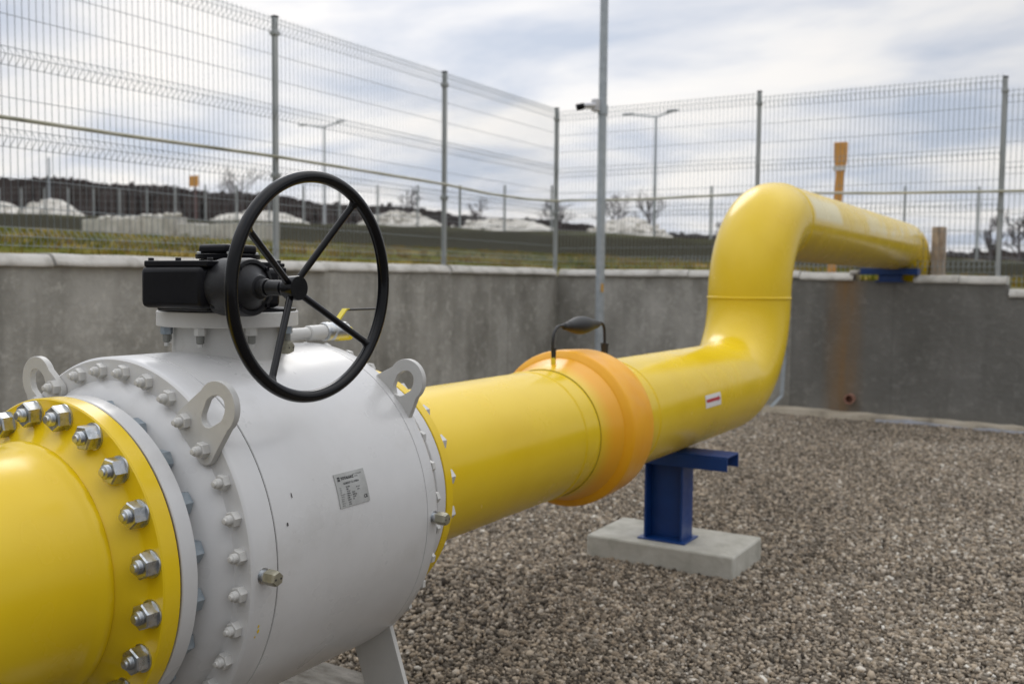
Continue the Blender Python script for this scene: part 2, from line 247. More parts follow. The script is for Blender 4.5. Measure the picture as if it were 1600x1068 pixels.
# ------------------------------------------------------------------ object helpers
WL = {}
def tag(o, label=None, cat=None, group=None, kind=None):
    if label: o['label'] = label
    if cat: o['category'] = cat
    if group: o['group'] = group
    if kind: o['kind'] = kind
    return o
def thing(name, loc, label, cat, group=None):
    o = bpy.data.objects.new(name, None); C.objects.link(o); o.location = loc; o.empty_display_size = .1
    WL[o.name] = Vector(loc); return tag(o, label, cat, group)
class MB:
    def __init__(s): s.v = []; s.f = []
    def add(s, vs, fs):
        k = len(s.v); s.v += [tuple(v) for v in vs]; s.f += [tuple(i+k for i in f) for f in fs]; return s
    def box(s, lo, hi, rot=None, piv=None):
        x0, y0, z0 = lo; x1, y1, z1 = hi
        vs = [Vector(p) for p in ((x0,y0,z0),(x1,y0,z0),(x1,y1,z0),(x0,y1,z0),(x0,y0,z1),(x1,y0,z1),(x1,y1,z1),(x0,y1,z1))]
        if rot is not None:
            c0 = Vector(piv) if piv else Vector(((x0+x1)/2, (y0+y1)/2, (z0+z1)/2)); vs = [rot @ (v-c0)+c0 for v in vs]
        return s.add(vs, [(0,3,2,1),(4,5,6,7),(0,1,5,4),(1,2,6,5),(2,3,7,6),(3,0,4,7)])
    def lathe(s, prof, axis='Y', org=(0, 0, 0), n=64, closed=False, a0=0):
        """prof: list of (position along axis, radius)"""
        vs = []; fs = []; org = Vector(org)
        for p, rad in prof:
            for i in range(n):
                a = 2*math.pi*i/n+a0; u, v_ = math.cos(a)*rad, math.sin(a)*rad
                q = {'Y': (u, p, v_), 'X': (p, u, v_), 'Z': (u, v_, p)}[axis]; vs.append(org+Vector(q))
        m = len(prof)
        for j in range(m-1 if not closed else m):
            j2 = (j+1) % m
            for i in range(n):
                i2 = (i+1) % n; f = (j*n+i, j2*n+i, j2*n+i2, j*n+i2)
                fs.append(f if axis == 'Y' else f[::-1])
        if not closed:
            if prof[0][1] > 1e-6:
                f = tuple(range(n)); fs.append(f if axis == 'Y' else f[::-1])
            if prof[-1][1] > 1e-6:
                f = tuple((m-1)*n+i for i in range(n)); fs.append(f[::-1] if axis == 'Y' else f)
        return s.add(vs, fs)
    def tube(s, pts, rad, n=12, cap=True, hexa=False):
        pts = [Vector(p) for p in pts]; k = len(pts)
        rs = rad if isinstance(rad, (list, tuple)) else [rad]*k
        T = []
        for i in range(k):
            T.append((pts[min(i+1, k-1)]-pts[max(i-1, 0)]).normalized())
        up = Vector((0, 0, 1)) if abs(T[0].z) < .9 else Vector((1, 0, 0))
        u = T[0].cross(up).normalized(); vs = []; fs = []
        for i in range(k):
            u = (u-T[i]*u.dot(T[i])).normalized(); w_ = T[i].cross(u)
            for j in range(n):
                a = 2*math.pi*j/n; vs.append(pts[i]+(u*math.cos(a)+w_*math.sin(a))*rs[i])
        for i in range(k-1):
            for j in range(n):
                j2 = (j+1) % n; fs.append((i*n+j, i*n+j2, (i+1)*n+j2, (i+1)*n+j))
        if cap: fs.append(tuple(range(n))[::-1]); fs.append(tuple((k-1)*n+j for j in range(n)))
        return s.add(vs, fs)
    def prism(s, poly, thick, frame, holes=None):
        """poly in (u,v); frame=(origin,U,V,W); extruded along W by thick. holes: one inner loop with the same count -> bridged"""
        o, U, V, W = [Vector(x) for x in frame]; n = len(poly)
        P = lambda p, h: o+U*p[0]+V*p[1]+W*h
        if holes is None:
            vs = [P(p, 0) for p in poly]+[P(p, thick) for p in poly]
            fs = [tuple(range(n))[::-1], tuple(range(n, 2*n))]+[(i, (i+1) % n, n+(i+1) % n, n+i) for i in range(n)]
            return s.add(vs, fs)
        vs = [P(p, 0) for p in poly]+[P(p, thick) for p in poly]+[P(p, 0) for p in holes]+[P(p, thick) for p in holes]; fs = []
        for i in range(n):
            j = (i+1) % n
            fs += [(i, j, n+j, n+i), (2*n+j, 2*n+i, 3*n+i, 3*n+j), (j, i, 2*n+i, 2*n+j), (n+i, n+j, 3*n+j, 3*n+i)]
        return s.add(vs, fs)
    def mesh(s, name, m, smooth=40):
        me = bpy.data.meshes.new(name); me.from_pydata(s.v, [], s.f); me.update()
        ms = m if isinstance(m, (list, tuple)) else [m]
        for x in ms: me.materials.append(x)
        bm = bmesh.new(); bm.from_mesh(me); bmesh.ops.recalc_face_normals(bm, faces=bm.faces); bm.to_mesh(me); bm.free()
        if smooth:
            me.polygons.foreach_set('use_smooth', [True]*len(me.polygons)); me.set_sharp_from_angle(angle=R_(smooth))
        return me
    def build(s, name, m, parent=None, bevel=0, smooth=40):
        return link(name, s.mesh(name, m, smooth), parent, bevel)
def link(name, me, parent=None, bevel=0, loc=(0, 0, 0)):
    o = bpy.data.objects.new(name, me); C.objects.link(o)
    off = WL.get(parent.name, Vector((0, 0, 0))) if parent else Vector((0, 0, 0))
    o.location = Vector(loc)-off
    if parent: o.parent = parent
    WL[o.name] = Vector(loc)
    if bevel:
        b = o.modifiers.new('bevel', 'BEVEL'); b.width = bevel; b.segments = 3; b.limit_method = 'ANGLE'; b.angle_limit = R_(35)
    return o
def copy_to(src, parent, loc, rot=None):
    o = src.copy(); C.objects.link(o); o.parent = parent; o.location = Vector(loc)-WL[parent.name]
    if rot: o.rotation_euler = rot
    WL[o.name] = Vector(loc); return o
P = lambda x, y, z: (x, y, z+AX)     # z relative to pipe axis
def hexprof(r, n=6): return [(r*math.cos(2*math.pi*i/n), r*math.sin(2*math.pi*i/n)) for i in range(n)]

# ================================================================== SETTING
# ---- terrain outside the pit
ZT = ([-400, -58.9, -42, -29.2, -18.5, -11.6, -2.8, 5, 400], [9.0, 5.42, 4.61, 4.04, 3.54, 3.13, 2.37, 1.85, 0.6])
def terr(x, y):
    zf = min(max(1.60-0.049*x, 1.45), 6.5); zt = float(np.interp(x, *ZT))
    if y > 37: z = zt
    elif y > 31.5: k = (y-31.5)/5.5; k = k*k*(3-2*k); z = zf+(zt-zf)*k
    else: z = zf - (31.5-y)*0.012
    d = max(-4.2-x, y-11.15, 0); q = min(d/9, 1); q = q*q*(3-2*q)
    base = 1.5 if x < 1.1 else 1.34
    z = base+(z-base)*q
    if y > 70: z -= (y-70)*0.02
    return z
xs = sorted(set([-400, -250, -160, -120]+[round(-100+2*i, 2) for i in range(48)]+[-4.2, -3, -2, -1, 0, 1.1, 1.12, 2, 4, 6, 9, 14, 20, 30, 50, 80, 130, 220, 400]))
ys = sorted(set([-300, -100, -40, -12, -6, 0, 3, 6, 9, 11.15]+[12+1.0*i for i in range(36)]+[50, 55, 62, 70, 80, 100, 150, 250, 500, 1200]))
tm = MB(); idx = {}
for i, x in enumerate(xs):
    for j, y in enumerate(ys):
        h = terr(x, y); d = max(-4.2-x, y-11.15, 0)
        if d > .6 and y < 48 and -110 < x < 20: h += rnd.uniform(-.09, .09)*min(d/5, 1)
        idx[i, j] = len(tm.v); tm.v.append((x, y, h))
for i in range(len(xs)-1):
    for j in range(len(ys)-1):
        if -4.3 < xs[i] < 14 and -12 <= ys[j] < 11.1: continue
        tm.f.append((idx[i, j], idx[i+1, j], idx[i+1, j+1], idx[i, j+1]))
tag(tm.build('ground', TER, smooth=60), kind='structure')
pf = MB(); nx, ny = 60, 70
for i in range(nx+1):
    for j in range(ny+1): pf.v.append((-4.4+18.4*i/nx, -12+23.3*j/ny, rnd.uniform(-.008, .004)))
for i in range(nx):
    for j in range(ny): a = i*(ny+1)+j; pf.f.append((a, a+ny+1, a+ny+2, a+1))
tag(pf.build('pit_floor', PIT, smooth=80), kind='structure')

# ---- gravel: many small stones as one object
def ico(sub):
    bm = bmesh.new(); bmesh.ops.create_icosphere(bm, subdivisions=sub, radius=1)
    v = np.array([x.co[:] for x in bm.verts]); f = np.array([[a.index for a in p.verts] for p in bm.faces]); bm.free(); return v, f
rg_ = np.random.default_rng(5)
def stones(pts, size, base, nt=10):
    V0, F0 = base; k = len(pts); nv = len(V0)
    T = [V0*(1+rg_.uniform(-.17, .17, (nv, 1))) for _ in range(nt)]
    which = rg_.integers(0, nt, k); allV = np.empty((k, nv, 3))
    sc = size*rg_.lognormal(0, .30, (k, 1))*np.stack([rg_.uniform(.85, 1.5, k), rg_.uniform(.7, 1.0, k), rg_.uniform(.5, .85, k)], 1)
    q = rg_.normal(size=(k, 4)); q[:, 1:3] *= .35; q /= np.linalg.norm(q, axis=1)[:, None]
    w_, x, y, z = q.T
    Rm = np.stack([1-2*(y*y+z*z), 2*(x*y-z*w_), 2*(x*z+y*w_), 2*(x*y+z*w_), 1-2*(x*x+z*z), 2*(y*z-x*w_), 2*(x*z-y*w_), 2*(y*z+x*w_), 1-2*(x*x+y*y)], 1).reshape(k, 3, 3)
    TT = np.array(T)[which]*sc[:, None, :]
    allV = np.einsum('kij,knj->kni', Rm, TT)+pts[:, None, :]
    F = (F0[None]+(np.arange(k)*nv)[:, None, None]).reshape(-1, 3)
    return allV.reshape(-1, 3), F, nv
camxy = np.array([1.891, 0.0]); fw = np.array([-.5155, .8546]); rt = np.array([.8559, .517])
def inview(p, m=.35):
    d = p[:, :2]-camxy; z = d@fw; x = d@rt; return (z > 1.2) & (np.abs(x) < z*.524+m)
def jit(sp, lo, hi):
    gx = np.arange(lo[0], hi[0], sp); gy = np.arange(lo[1], hi[1], sp); X, Y = np.meshgrid(gx, gy); p = np.stack([X.ravel(), Y.ravel()], 1)
    return p+rg_.uniform(-.55*sp, .55*sp, p.shape)
def dist(p): return np.hypot(*(p-camxy).T)
Vs = []; Fs = []; Tn = []; off = 0
p1 = jit(.0122, (-1.2, 1.2), (3.9, 5.6)); d1 = dist(p1); p1 = p1[inview(p1, .8) & (d1 < 4.9) & (p1[:, 0] > -.15-.0*p1[:, 1])]
p1b = jit(.016, (-4.0, 1.2), (-.15, 5.6)); p1b = p1b[inview(p1b, .6) & (dist(p1b) < 5.4)]
p2 = jit(.0142, (-3.95, 3.0), (5.2, 10.85)); p2 = p2[inview(p2, 1.4) & (dist(p2) >= 4.88)]
for p_, sz, bs in ((p1, .0082, ico(1)), (p1b, .0095, ico(1)), (p2, .0094, ico(1))):
    z = rg_.uniform(-.003, .010, len(p_))+.006*np.sin(p_[:, 0]*4.1+1.3*np.sin(p_[:, 1]*2.2))*np.cos(p_[:, 1]*3.1)+.006
    v, f, nv = stones(np.c_[p_, z], sz, bs); Vs.append(v); Fs.append(f+off); off += len(v)
    tn = np.clip(rg_.beta(1.35, 1.5, len(p_))+.07*np.sin(p_[:, 0]*2.3+np.sin(p_[:, 1]*1.7)*2)*np.cos(p_[:, 1]*1.9+p_[:, 0]), 0, 1); Tn.append(np.repeat(tn, nv))
V = np.concatenate(Vs); F = np.concatenate(Fs); Tn = np.concatenate(Tn)
gm = bpy.data.meshes.new('gravel'); gm.vertices.add(len(V)); gm.vertices.foreach_set('co', V.astype(np.float32).ravel())
gm.loops.add(F.size); gm.loops.foreach_set('vertex_index', F.astype(np.int32).ravel())
gm.polygons.add(len(F)); gm.polygons.foreach_set('loop_start', np.arange(0, F.size, 3, dtype=np.int32))
gm.polygons.foreach_set('use_smooth', np.ones(len(F), dtype=bool)); gm.update(calc_edges=True); gm.materials.append(STN)
a_ = gm.attributes.new('tone', 'FLOAT', 'POINT'); a_.data.foreach_set('value', Tn.astype(np.float32))
print('stones', len(V)//12)
go = bpy.data.objects.new('gravel', gm); C.objects.link(go); tag(go, 'brown and grey pea gravel covering the floor of the pit', 'gravel', kind='stuff')

# ---- grass tufts on the slope above the wall
gb = MB()
def tuft(x, y, h, n):
    z = terr(x, y)-.03
    for _ in range(n):
        a = rnd.uniform(0, 6.28); r0 = rnd.uniform(0, .12); bx, by = x+r0*math.cos(a), y+r0*math.sin(a); b_ = rnd.uniform(0, 6.28); wd = h*.07
        lx, ly = math.cos(a)*h*.45*rnd.random(), math.sin(a)*h*.45*rnd.random()
        gb.add([(bx-wd*math.cos(b_), by-wd*math.sin(b_), z), (bx+wd*math.cos(b_), by+wd*math.sin(b_), z), (bx+lx, by+ly, z+h*rnd.uniform(.6, 1.1))], [(0, 1, 2)])
for _ in range(4200):
    y = rnd.uniform(-2, 31); x = -4.35-abs(rnd.gauss(0, 9)) if rnd.random() < .55 else rnd.uniform(-34, 4)
    if x > -4.35 and y < 11.4: y = rnd.uniform(11.4, 31)
    s_ = min(1, math.hypot(x+4.2 if y < 11 else 0, 0)+.3)
    tuft(x, y, rnd.uniform(.06, .24), 14)
tag(gb.build('grass', GRS, smooth=0), 'rough green and straw coloured winter grass above the pit wall', 'grass', kind='stuff')

# ---- far wood edge (a band of thicket along the horizon)
TL = ([-140, -112.9, -100, -79, -70, -57, -50, -42, -37, -29, -24, -8, 0, 40, 90], [14.5, 13.3, 12.2, 10.4, 9.4, 8.3, 7.6, 6.9, 6.4, 5.75, 5.3, 4.0, 3.8, 4.0, 4.4])
th = MB()
for _ in range(16000):
    x = rnd.uniform(-140, 70); y = 70+rnd.uniform(0, 9); top = float(np.interp(x, *TL))*(1+(y-70)*.011)-1.46*(y-70)*.011; g = terr(x, y)-.4
    top -= .5+rnd.random()**1.5*.45 - rnd.random()**60*.5 + .15*math.sin(x*.35)+.06*math.sin(x*1.9)
    if rnd.random() < .4: g0 = g+(top-g)*rnd.uniform(.2, .7)
    else: g0 = g
    wd = rnd.uniform(.3, 1.0); a = rnd.uniform(-.5, .5); s2 = rnd.uniform(-.3, .3)
    th.add([(x-wd*math.cos(a), y-wd*math.sin(a), g0), (x+wd*math.cos(a), y+wd*math.sin(a), g0), (x+wd*.7*math.cos(a)+s2, y, top-rnd.uniform(0, .7)), (x+s2, y, top), (x-wd*.7+s2, y, top-rnd.uniform(0, .7))], [(0, 1, 2, 3, 4)])
tag(th.build('far_wood', TWIG, smooth=0), 'dark leafless wood edge along the horizon', 'wood', kind='stuff')

# ---- bare trees standing out above it
def tree(x, y, top, spread, seed, label, base=None):
    r2 = random.Random(seed); g = terr(x, y)-.3 if base is None else base; h = top-g
    t_ = thing('bare_tree', (x, y, g), label, 'tree', 'leafless trees on the horizon')
    tr = MB(); tr.tube([(x, y, g), (x+.1, y, g+h*.3), (x+.05, y, g+h*.62), (x, y, g+h*.9)], [.12, .09, .06, .02], 7); tr.build('trunk', BARK, t_)
    cr_ = MB()
    def br(p, d, l, r0, lv):
        q = p+d*l; mid = p+d*l*.5+Vector((r2.uniform(-.1, .1), 0, r2.uniform(-.05, .1)))*l
        cr_.tube([p, mid, q], [r0*.7, r0*.5, r0*.33], 4, cap=False)
        if lv == 0: return
        for _ in range(4 if lv > 1 else 5):
            nd_ = (d+Vector((r2.uniform(-.8, .8), r2.uniform(-.8, .8), r2.uniform(-.25, .75)))).normalized(); br(p+(q-p)*r2.uniform(.4, 1), nd_, l*r2.uniform(.5, .75), r0*.55, lv-1)
    for k_ in range(9):
        z0 = g+h*r2.uniform(.3, .75); a = r2.uniform(0, 6.28); d = Vector((math.cos(a)*spread, math.sin(a)*spread, r2.uniform(.5, 1.1))).normalized()
        br(Vector((x, y, z0)), d, h*.26*spread, .055, 3)
    cr_.build('crown', BARK, t_, smooth=0)
tree(-63.5, 62, 11.0, 1.0, 1, 'bare tree rising above the dark wood, seen just left of the tall wheel rim')
tree(-45.3, 62, 8.7, .8, 2, 'bare tree on the horizon seen through the top right of the handwheel')
tree(-38.4, 62, 7.5, .9, 3, 'small bare tree just left of the middle fence post')
tree(-32.0, 62, 7.0, 1.1, 4, 'low bare tree on the horizon just left of the corner fence post')
tree(-27.4, 62, 6.9, 1.2, 5, 'bare tree behind the stone heap, just left of the galvanised pole')
tree(-24.8, 62, 6.9, 1.2, 6, 'wide bare tree behind the stone heap, just right of the galvanised pole')
tree(-19.2, 62, 5.6, .9, 7, 'small bare tree near the riser of the yellow pipe, above low thicket')
tree(-3.6, 60, 5.3, .7, 8, 'thin bare tree just left of the last fence post on the right')
tree(-2.2, 60, 5.4, .8, 9, 'bare tree just right of the last fence post on the right')
tree(-1.2, 60, 5.2, .8, 10, 'bare tree at the right edge of the picture')

# ---- stone heaps
def heap(x0, x1, y, top, seed, label, ridge=.5):
    r2 = np.random.default_rng(seed); g = min(terr(x0, y), terr(x1, y))-.2; m_ = MB(); nx_, ny_ = 46, 12; H = top-g
    ph = r2.uniform(0, 6, 4)
    for i in range(nx_+1):
        for j in range(ny_+1):
            u = i/nx_; v_ = j/ny_; uu = u**(math.log(.5)/math.log(ridge)); e_ = max(0, 1-abs(2*uu-1)**2.2)*max(0, 1-abs(2*v_-1)**2)
            h = H*e_*(1+.08*math.sin(9*u+ph[0])+.04*math.sin(21*u+ph[1]))+r2.uniform(-.06, .06)*(e_ > .02)
            m_.v.append((x0+(x1-x0)*u+r2.uniform(-.05, .05), y-1.6+3.6*v_+r2.uniform(-.1, .1), g+h))
    for i in range(nx_):
        for j in range(ny_): a = i*(ny_+1)+j; m_.f.append((a, a+ny_+1, a+ny_+2, a+1))
    V0, F0 = ico(1)
    for _ in range(60):
        u = r2.uniform(.06, .94); v_ = r2.uniform(.1, .6); e_ = max(0, 1-abs(2*u-1)**2.2)*max(0, 1-abs(2*v_-1)**2); s = r2.uniform(.06, .17)
        c0 = np.array([x0+(x1-x0)*u, y-1.6+3.6*v_, g+H*e_]); m_.add((V0*(1+r2.uniform(-.3, .3, (len(V0), 1)))*s*np.array([1.2, 1, .8])+c0).tolist(), F0.tolist())
    o = m_.build('stone_heap', RUBL, smooth=0)
    tag(o, label, 'stone heap', 'pale stone heaps on the plateau')
heap(-70, -62.6, 41, 6.62, 1, 'pale stone heap cut by the left edge of the picture')
heap(-63.2, -57.0, 41, 6.58, 2, 'rounded pale stone heap at far left before the dark wood')
heap(-45.2, -36.0, 41, 5.28, 3, 'long low pale stone heap seen through the left part of the handwheel')
heap(-33.0, -27.0, 41, 4.95, 4, 'pale stone heap between handwheel and middle fence post')
heap(-28.2, -20.0, 41, 4.45, 5, 'long pale stone heap between the middle and corner fence posts', .6)
heap(-19.4, -14.4, 41, 4.25, 6, 'blocky pale stone heap behind the tall galvanised pole')
# ---- concrete blocks at the bank foot
def blockpile(x0, x1, z0, z1, seed, label):
    r2 = random.Random(seed); m_ = MB(); n_ = 9; y = 30.6; prev = z1
    t_ = thing('concrete_block_row', (x0, y, z0), label, 'concrete blocks', 'concrete blocks at the foot of the bank')
    for i in range(n_):
        a = x0+(x1-x0)*i/n_; b_ = x0+(x1-x0)*(i+1)/n_-.03; h = z1-r2.uniform(0, .10)*(i > 1)
        m2 = MB().box((a, y-.4, z0-.3), (b_, y+.4, h), Matrix.Rotation(r2.uniform(-.03, .03), 3, 'Z')); m2.build('block', BLKC, t_, bevel=.03)
blockpile(-40.9, -34.3, 3.45, 4.20, 1, 'row of pale concrete blocks at far left below the dark bank')
blockpile(-34.1, -28.5, 3.2, 3.86, 2, 'lower row of pale concrete blocks just right of the taller row')
mk = MB()
for i in range(14):
    x = -39.6+i*.42; s = rnd.uniform(.14, .26); mk.add((ico(1)[0]*np.array([1.4, 1, .6])*s+np.array([x, 30.5+rnd.uniform(-.2, .2), 4.20+rnd.uniform(0, .08)])).tolist(), ico(1)[1].tolist())
tag(mk.build('rubble_pile', RUBL, smooth=0), 'loose pale rubble lying on top of the concrete block row', 'rubble')

# ---- retaining walls with coping
ZC = 1.607
def coping(parent, segs, axis):
    for (a, b, zt, jog) in segs:
        prof = [(-.03, -.085), (.012, -.088), (.030, -.080), (.033, -.066), (.024, -.050), (.002, -.022), (-.022, -.004), (-.05, 0), (-.36, .0), (-.36, -.085)]
        m_ = MB(); n_ = max(2, int((b-a)/.25)); ring = []
        for i in range(n_+1):
            s = a+(b-a)*i/n_; dz = rnd.uniform(-.004, .004); dx = rnd.uniform(-.005, .005)+jog
            for (p_, q_) in prof:
                m_.v.append((-4.05+p_+dx, s, zt+q_+dz) if axis == 'L' else (s, 10.95-p_-dx, zt+q_+dz))
        k_ = len(prof)
        for i in range(n_):
            for j in range(k_): m_.f.append((i*k_+j, i*k_+(j+1) % k_, (i+1)*k_+(j+1) % k_, (i+1)*k_+j))
        m_.f.append(tuple(range(k_))); m_.f.append(tuple(n_*k_+j for j in range(k_)))
        m_.build('coping_slab', CAP, parent, smooth=50)
wl = thing('retaining_wall', (-4.1, 4, 0), 'weathered grey concrete retaining wall behind the valve, running to the corner', 'wall', 'concrete walls of the pit')
MB().box((-4.32, -12, -.1), (-4.05, 11.2, 1.525)).build('wall_face', WALL_L, wl)
coping(wl, [(-12, -6.0, ZC, 0), (-5.99, -1.5, ZC-.004, .0), (-1.49, 1.9, ZC, .006), (1.91, 3.96, ZC-.006, .0), (3.97, 6.6, ZC, .012), (6.61, 8.55, ZC+.004, -.01), (8.57, 10.86, ZC+.006, .012)], 'L')
wr = thing('retaining_wall', (-1, 11.05, 0), 'dark grey concrete retaining wall across the pit, with brown rust streak', 'wall', 'concrete walls of the pit')
wp = MB(); wp.box((-4.05, 10.95, -.1), (-1.07, 11.2, 1.525)); wp.build('wall_face', WALL_L, wr)
wq = MB()
yf = 10.94
poly = [(-1.07, -.1), (14, -.1), (14, 1.335), (1.075, 1.335), (1.075, 1.465), (-1.07, 1.50)]
wq.prism(poly, .26, ((0, yf, 0), (1, 0, 0), (0, 0, 1), (0, 1, 0))); wq.build('wall_face', WALL_R, wr, smooth=0)
coping(wr, [(-4.02, -2.3, ZC-.003, .008), (-2.29, -1.0, ZC-.01, 0), (-.99, -.42, ZC-.03, 0), (.19, .62, 1.555, .005), (.625, 1.06, 1.55, 0), (1.085, 2.4, 1.418, 0), (2.41, 6, 1.41, .004), (6.01, 14, 1.40, 0)], 'R')
MB().box((-.46, 10.925, 1.555), (-.37, 11.1, 1.60)).build('coping_slab', CAP, wr, bevel=.015)
# footing lip with mortar and a loose membrane edge
fm = MB(); n_ = 90
for i in range(n_+1):
    x = -1.6+(10.4)*i/n_; yo = 10.74+.045*math.sin(x*2.3)+.03*math.sin(x*5.7)+rnd.uniform(-.02, .02); zz = .062-.010*max(x, -1)+rnd.uniform(-.006, .006)
    fm.v += [(x, 10.93, zz+.01), (x, yo+.03, zz), (x, yo, -.04)]
for i in range(n_): a = i*3; fm.f += [(a, a+1, a+4, a+3), (a+1, a+2, a+5, a+4)]
fm.build('footing', FOOT, wr)
mm = MB(); n_ = 60
for i in range(n_+1):
    x = -.1+6*i/n_; yo = 10.70+.04*math.sin(x*4.1)+rnd.uniform(-.02, .02); zz = .04+.012*math.sin(x*7)+rnd.uniform(-.006, .006)-.012*x
    mm.v += [(x, yo+.05, zz), (x, yo-.015, zz-.012+rnd.uniform(-.004, .004)), (x, yo-.03, max(zz-.05, -.01))]
for i in range(n_): a = i*3; mm.f += [(a, a+1, a+4, a+3), (a+1, a+2, a+5, a+4)]
mm.build('membrane_edge', MEM, wr)
dp = thing('drain_pipe', (-.41, 10.94, .215), 'short rust-brown clay drain pipe poking from the dark wall base', 'pipe')
MB().lathe([(0, .052), (-.10, .055), (-.10, .04), (-.02, .04)], 'Y', (-.405, 10.94, .215), 24).build('pipe_stub', CLAY, dp)
MB().lathe([(-.018, .041), (-.016, .001)], 'Y', (-.405, 10.94, .215), 24).build('pipe_bore', GRV_D, dp)
gs = MB(); pth = [(-1.13, 10.9, 1.50), (-1.13, 10.905, .6), (-1.14, 10.88, .2), (-1.28, 10.83, .03), (-1.33, 10.8, .005), (-1.5, 10.6, .01)]
for a, b in zip(pth, pth[1:]):
    a = Vector(a); b = Vector(b); u = Vector((.022, 0, 0)) if abs((b-a).z) > .1 else Vector((.0, .022, .012)); w_ = Vector((0, .004, 0))
    gs.add([a-u-w_, a+u-w_, a+u+w_, a-u+w_, b-u-w_, b+u-w_, b+u+w_, b-u+w_], [(0, 1, 5, 4), (1, 2, 6, 5), (2, 3, 7, 6), (3, 0, 4, 7), (0, 3, 2, 1), (4, 5, 6, 7)])
tag(gs.build('grounding_strap', GAL, smooth=0), 'galvanised grounding strap running down the wall behind the yellow riser', 'strap')

# ---- fence
def wire_panel(p0, p1, z0, z1, folds, hz, parent, sp=.05, rad=.0024, nrm=(1, 0, 0)):
    """welded mesh panel: verticals with V folds, horizontals at hz"""
    p0 = Vector(p0); p1 = Vector(p1); d = (p1-p0); Ln = d.length; d.normalize(); nv = Vector(nrm); m_ = MB()
    def prof():
        q = [(z0, 0)]
        for f in folds: q += [(f-.058, 0), (f, .055), (f+.058, 0)]
        return q+[(z1, 0)]
    q = prof(); n_ = int(Ln/sp)
    for i in range(n_+1):
        b = p0+d*(sp*.5+i*(Ln-sp)/n_); pts = [Vector((b.x, b.y, z))+nv*o_ for z, o_ in q]
        m_.tube(pts, rad, 4, cap=False)
    for z, o_ in hz:
        a = Vector((p0.x, p0.y, z))+nv*(o_+rad); b = Vector((p1.x, p1.y, z))+nv*(o_+rad); m_.tube([a, b], rad*.95, 4, cap=False)
    return m_.build('mesh_panel', WIRE, parent, smooth=0)
def fence_run(root, posts, zb, zt, nrm, panel_z):
    for i, (x, y) in enumerate(posts):
        zt_i = zt[i] if isinstance(zt, list) else zt; zb_i = zb[i] if isinstance(zb, list) else zb
        po = MB().box((x-.021, y-.021, zb_i-.02), (x+.021, y+.021, zt_i)).build('post', POST, root, bevel=.005)
        MB().box((x-.024, y-.024, zt_i), (x+.024, y+.024, zt_i+.012)).build('post_cap', BLK, po)
        for q in (.13, 1.31): MB().box((x-.032, y-.032, zt_i-q-.018), (x+.032, y+.032, zt_i-q+.018)).build('clamp', POST, po, bevel=.004)
    for i in range(len(posts)-1):
        a, b = posts[i], posts[i+1]; z0, z1 = panel_z[i]
        folds = [z1-.08, z1-.79, z1-1.305, z1-1.93]
        hz = []
        for f in folds: hz += [(f-.058, 0), (f, .055), (f+.058, 0)]
        hz += [(z1-.32, 0), (z1-.53, 0), (z1-1.05, 0), (z1-1.56, 0), (z1-1.74, 0)]
        wire_panel((a[0], a[1], 0), (b[0], b[1], 0), z0, z1, folds, hz, root, nrm=nrm)
XF = -4.13
fl = thing('wire_fence', (XF, 6, ZC), 'welded wire mesh fence on the left pit wall, three posts in view', 'fence', 'fences around the pit')
pl = [(XF, y) for y in (-6.3, -3.8, -1.35, 1.13, 3.62, 6.09, 8.56)]
fence_run(fl, pl+[(XF, 11.03)], ZC-.05, 3.63, (1, 0, 0), [(1.64, 3.64)]*7)
fr = thing('wire_fence', (-1.5, 11.05, ZC), 'welded wire mesh fence on the far pit wall, from the corner to the right', 'fence', 'fences around the pit')
fence_run(fr, [(-1.53, 11.05), (.97, 11.05), (3.47, 11.05), (5.97, 11.05)], [ZC-.05, 1.5, 1.35, 1.35], [3.61, 3.53, 3.38, 3.38], (0, -1, 0), [(1.60, 3.57), (1.45, 3.42), (1.4, 3.38)])
wire_panel((XF, 11.05, 0), (-1.53, 11.05, 0), 1.63, 3.61, [3.53, 2.82, 2.305, 1.70], sum([[(f-.058, 0), (f, .055), (f+.058, 0)] for f in (3.53, 2.82, 2.305, 1.70)], [])+[(3.29, 0), (3.08, 0), (2.56, 0), (2.05, 0), (1.87, 0)], fr, nrm=(0, -1, 0))
cdt = MB(); cp = [(-4.08, -6, 2.46), (-4.08, 1, 2.44), (-4.08, 3.66, 2.452), (-4.08, 4.61, 2.455), (-4.08, 6.06, 2.472), (-4.08, 7.13, 2.467), (-4.08, 8.5, 2.457), (-4.08, 9.34, 2.428), (-4.08, 10.2, 2.43), (-4.08, 11.0, 2.466),
      (-3.9, 11.0, 2.47), (-2.93, 11.0, 2.448), (-1.47, 11.0, 2.47), (-.14, 11.0, 2.42), (.98, 11.0, 2.397), (1.6, 11.0, 2.385), (6, 11, 2.36)]
cdt.tube(cp, .014, 8); tag(cdt.build('cable_conduit', HOSE), 'dirty yellowish conduit strung along both pit fences at half height', 'conduit')

# ---- far fence on the plateau
ff = thing('far_fence', (-30, 39, 4), 'distant grey post and wire fence crossing the plateau behind the stone heaps', 'fence')
for k_ in range(-6, 30):
    x = -57.2+2.506*k_; zt_ = float(np.interp(x, [-75, -57, -44.7, -29.7, -22, -12, -2, 10], [8.1, 7.35, 6.81, 6.16, 5.84, 5.40, 4.97, 4.5])); zt_ -= .25*(x < -45)
    MB().box((x-.04, 38.96, terr(x, 39)-.1), (x+.04, 39.04, zt_)).build('post', POST, ff)
m_ = MB()
for zz in (.15, .6, 1.05, 1.5, 1.85):
    for k_ in range(-6, 29):
        x = -57.2+2.506*k_; g0 = terr(x, 39); g1 = terr(x+2.506, 39); m_.tube([(x, 39, g0+zz), (x+2.506, 39, g1+zz)], .008, 3, cap=False)
m_.build('line_wires', WIRE, ff, smooth=0)

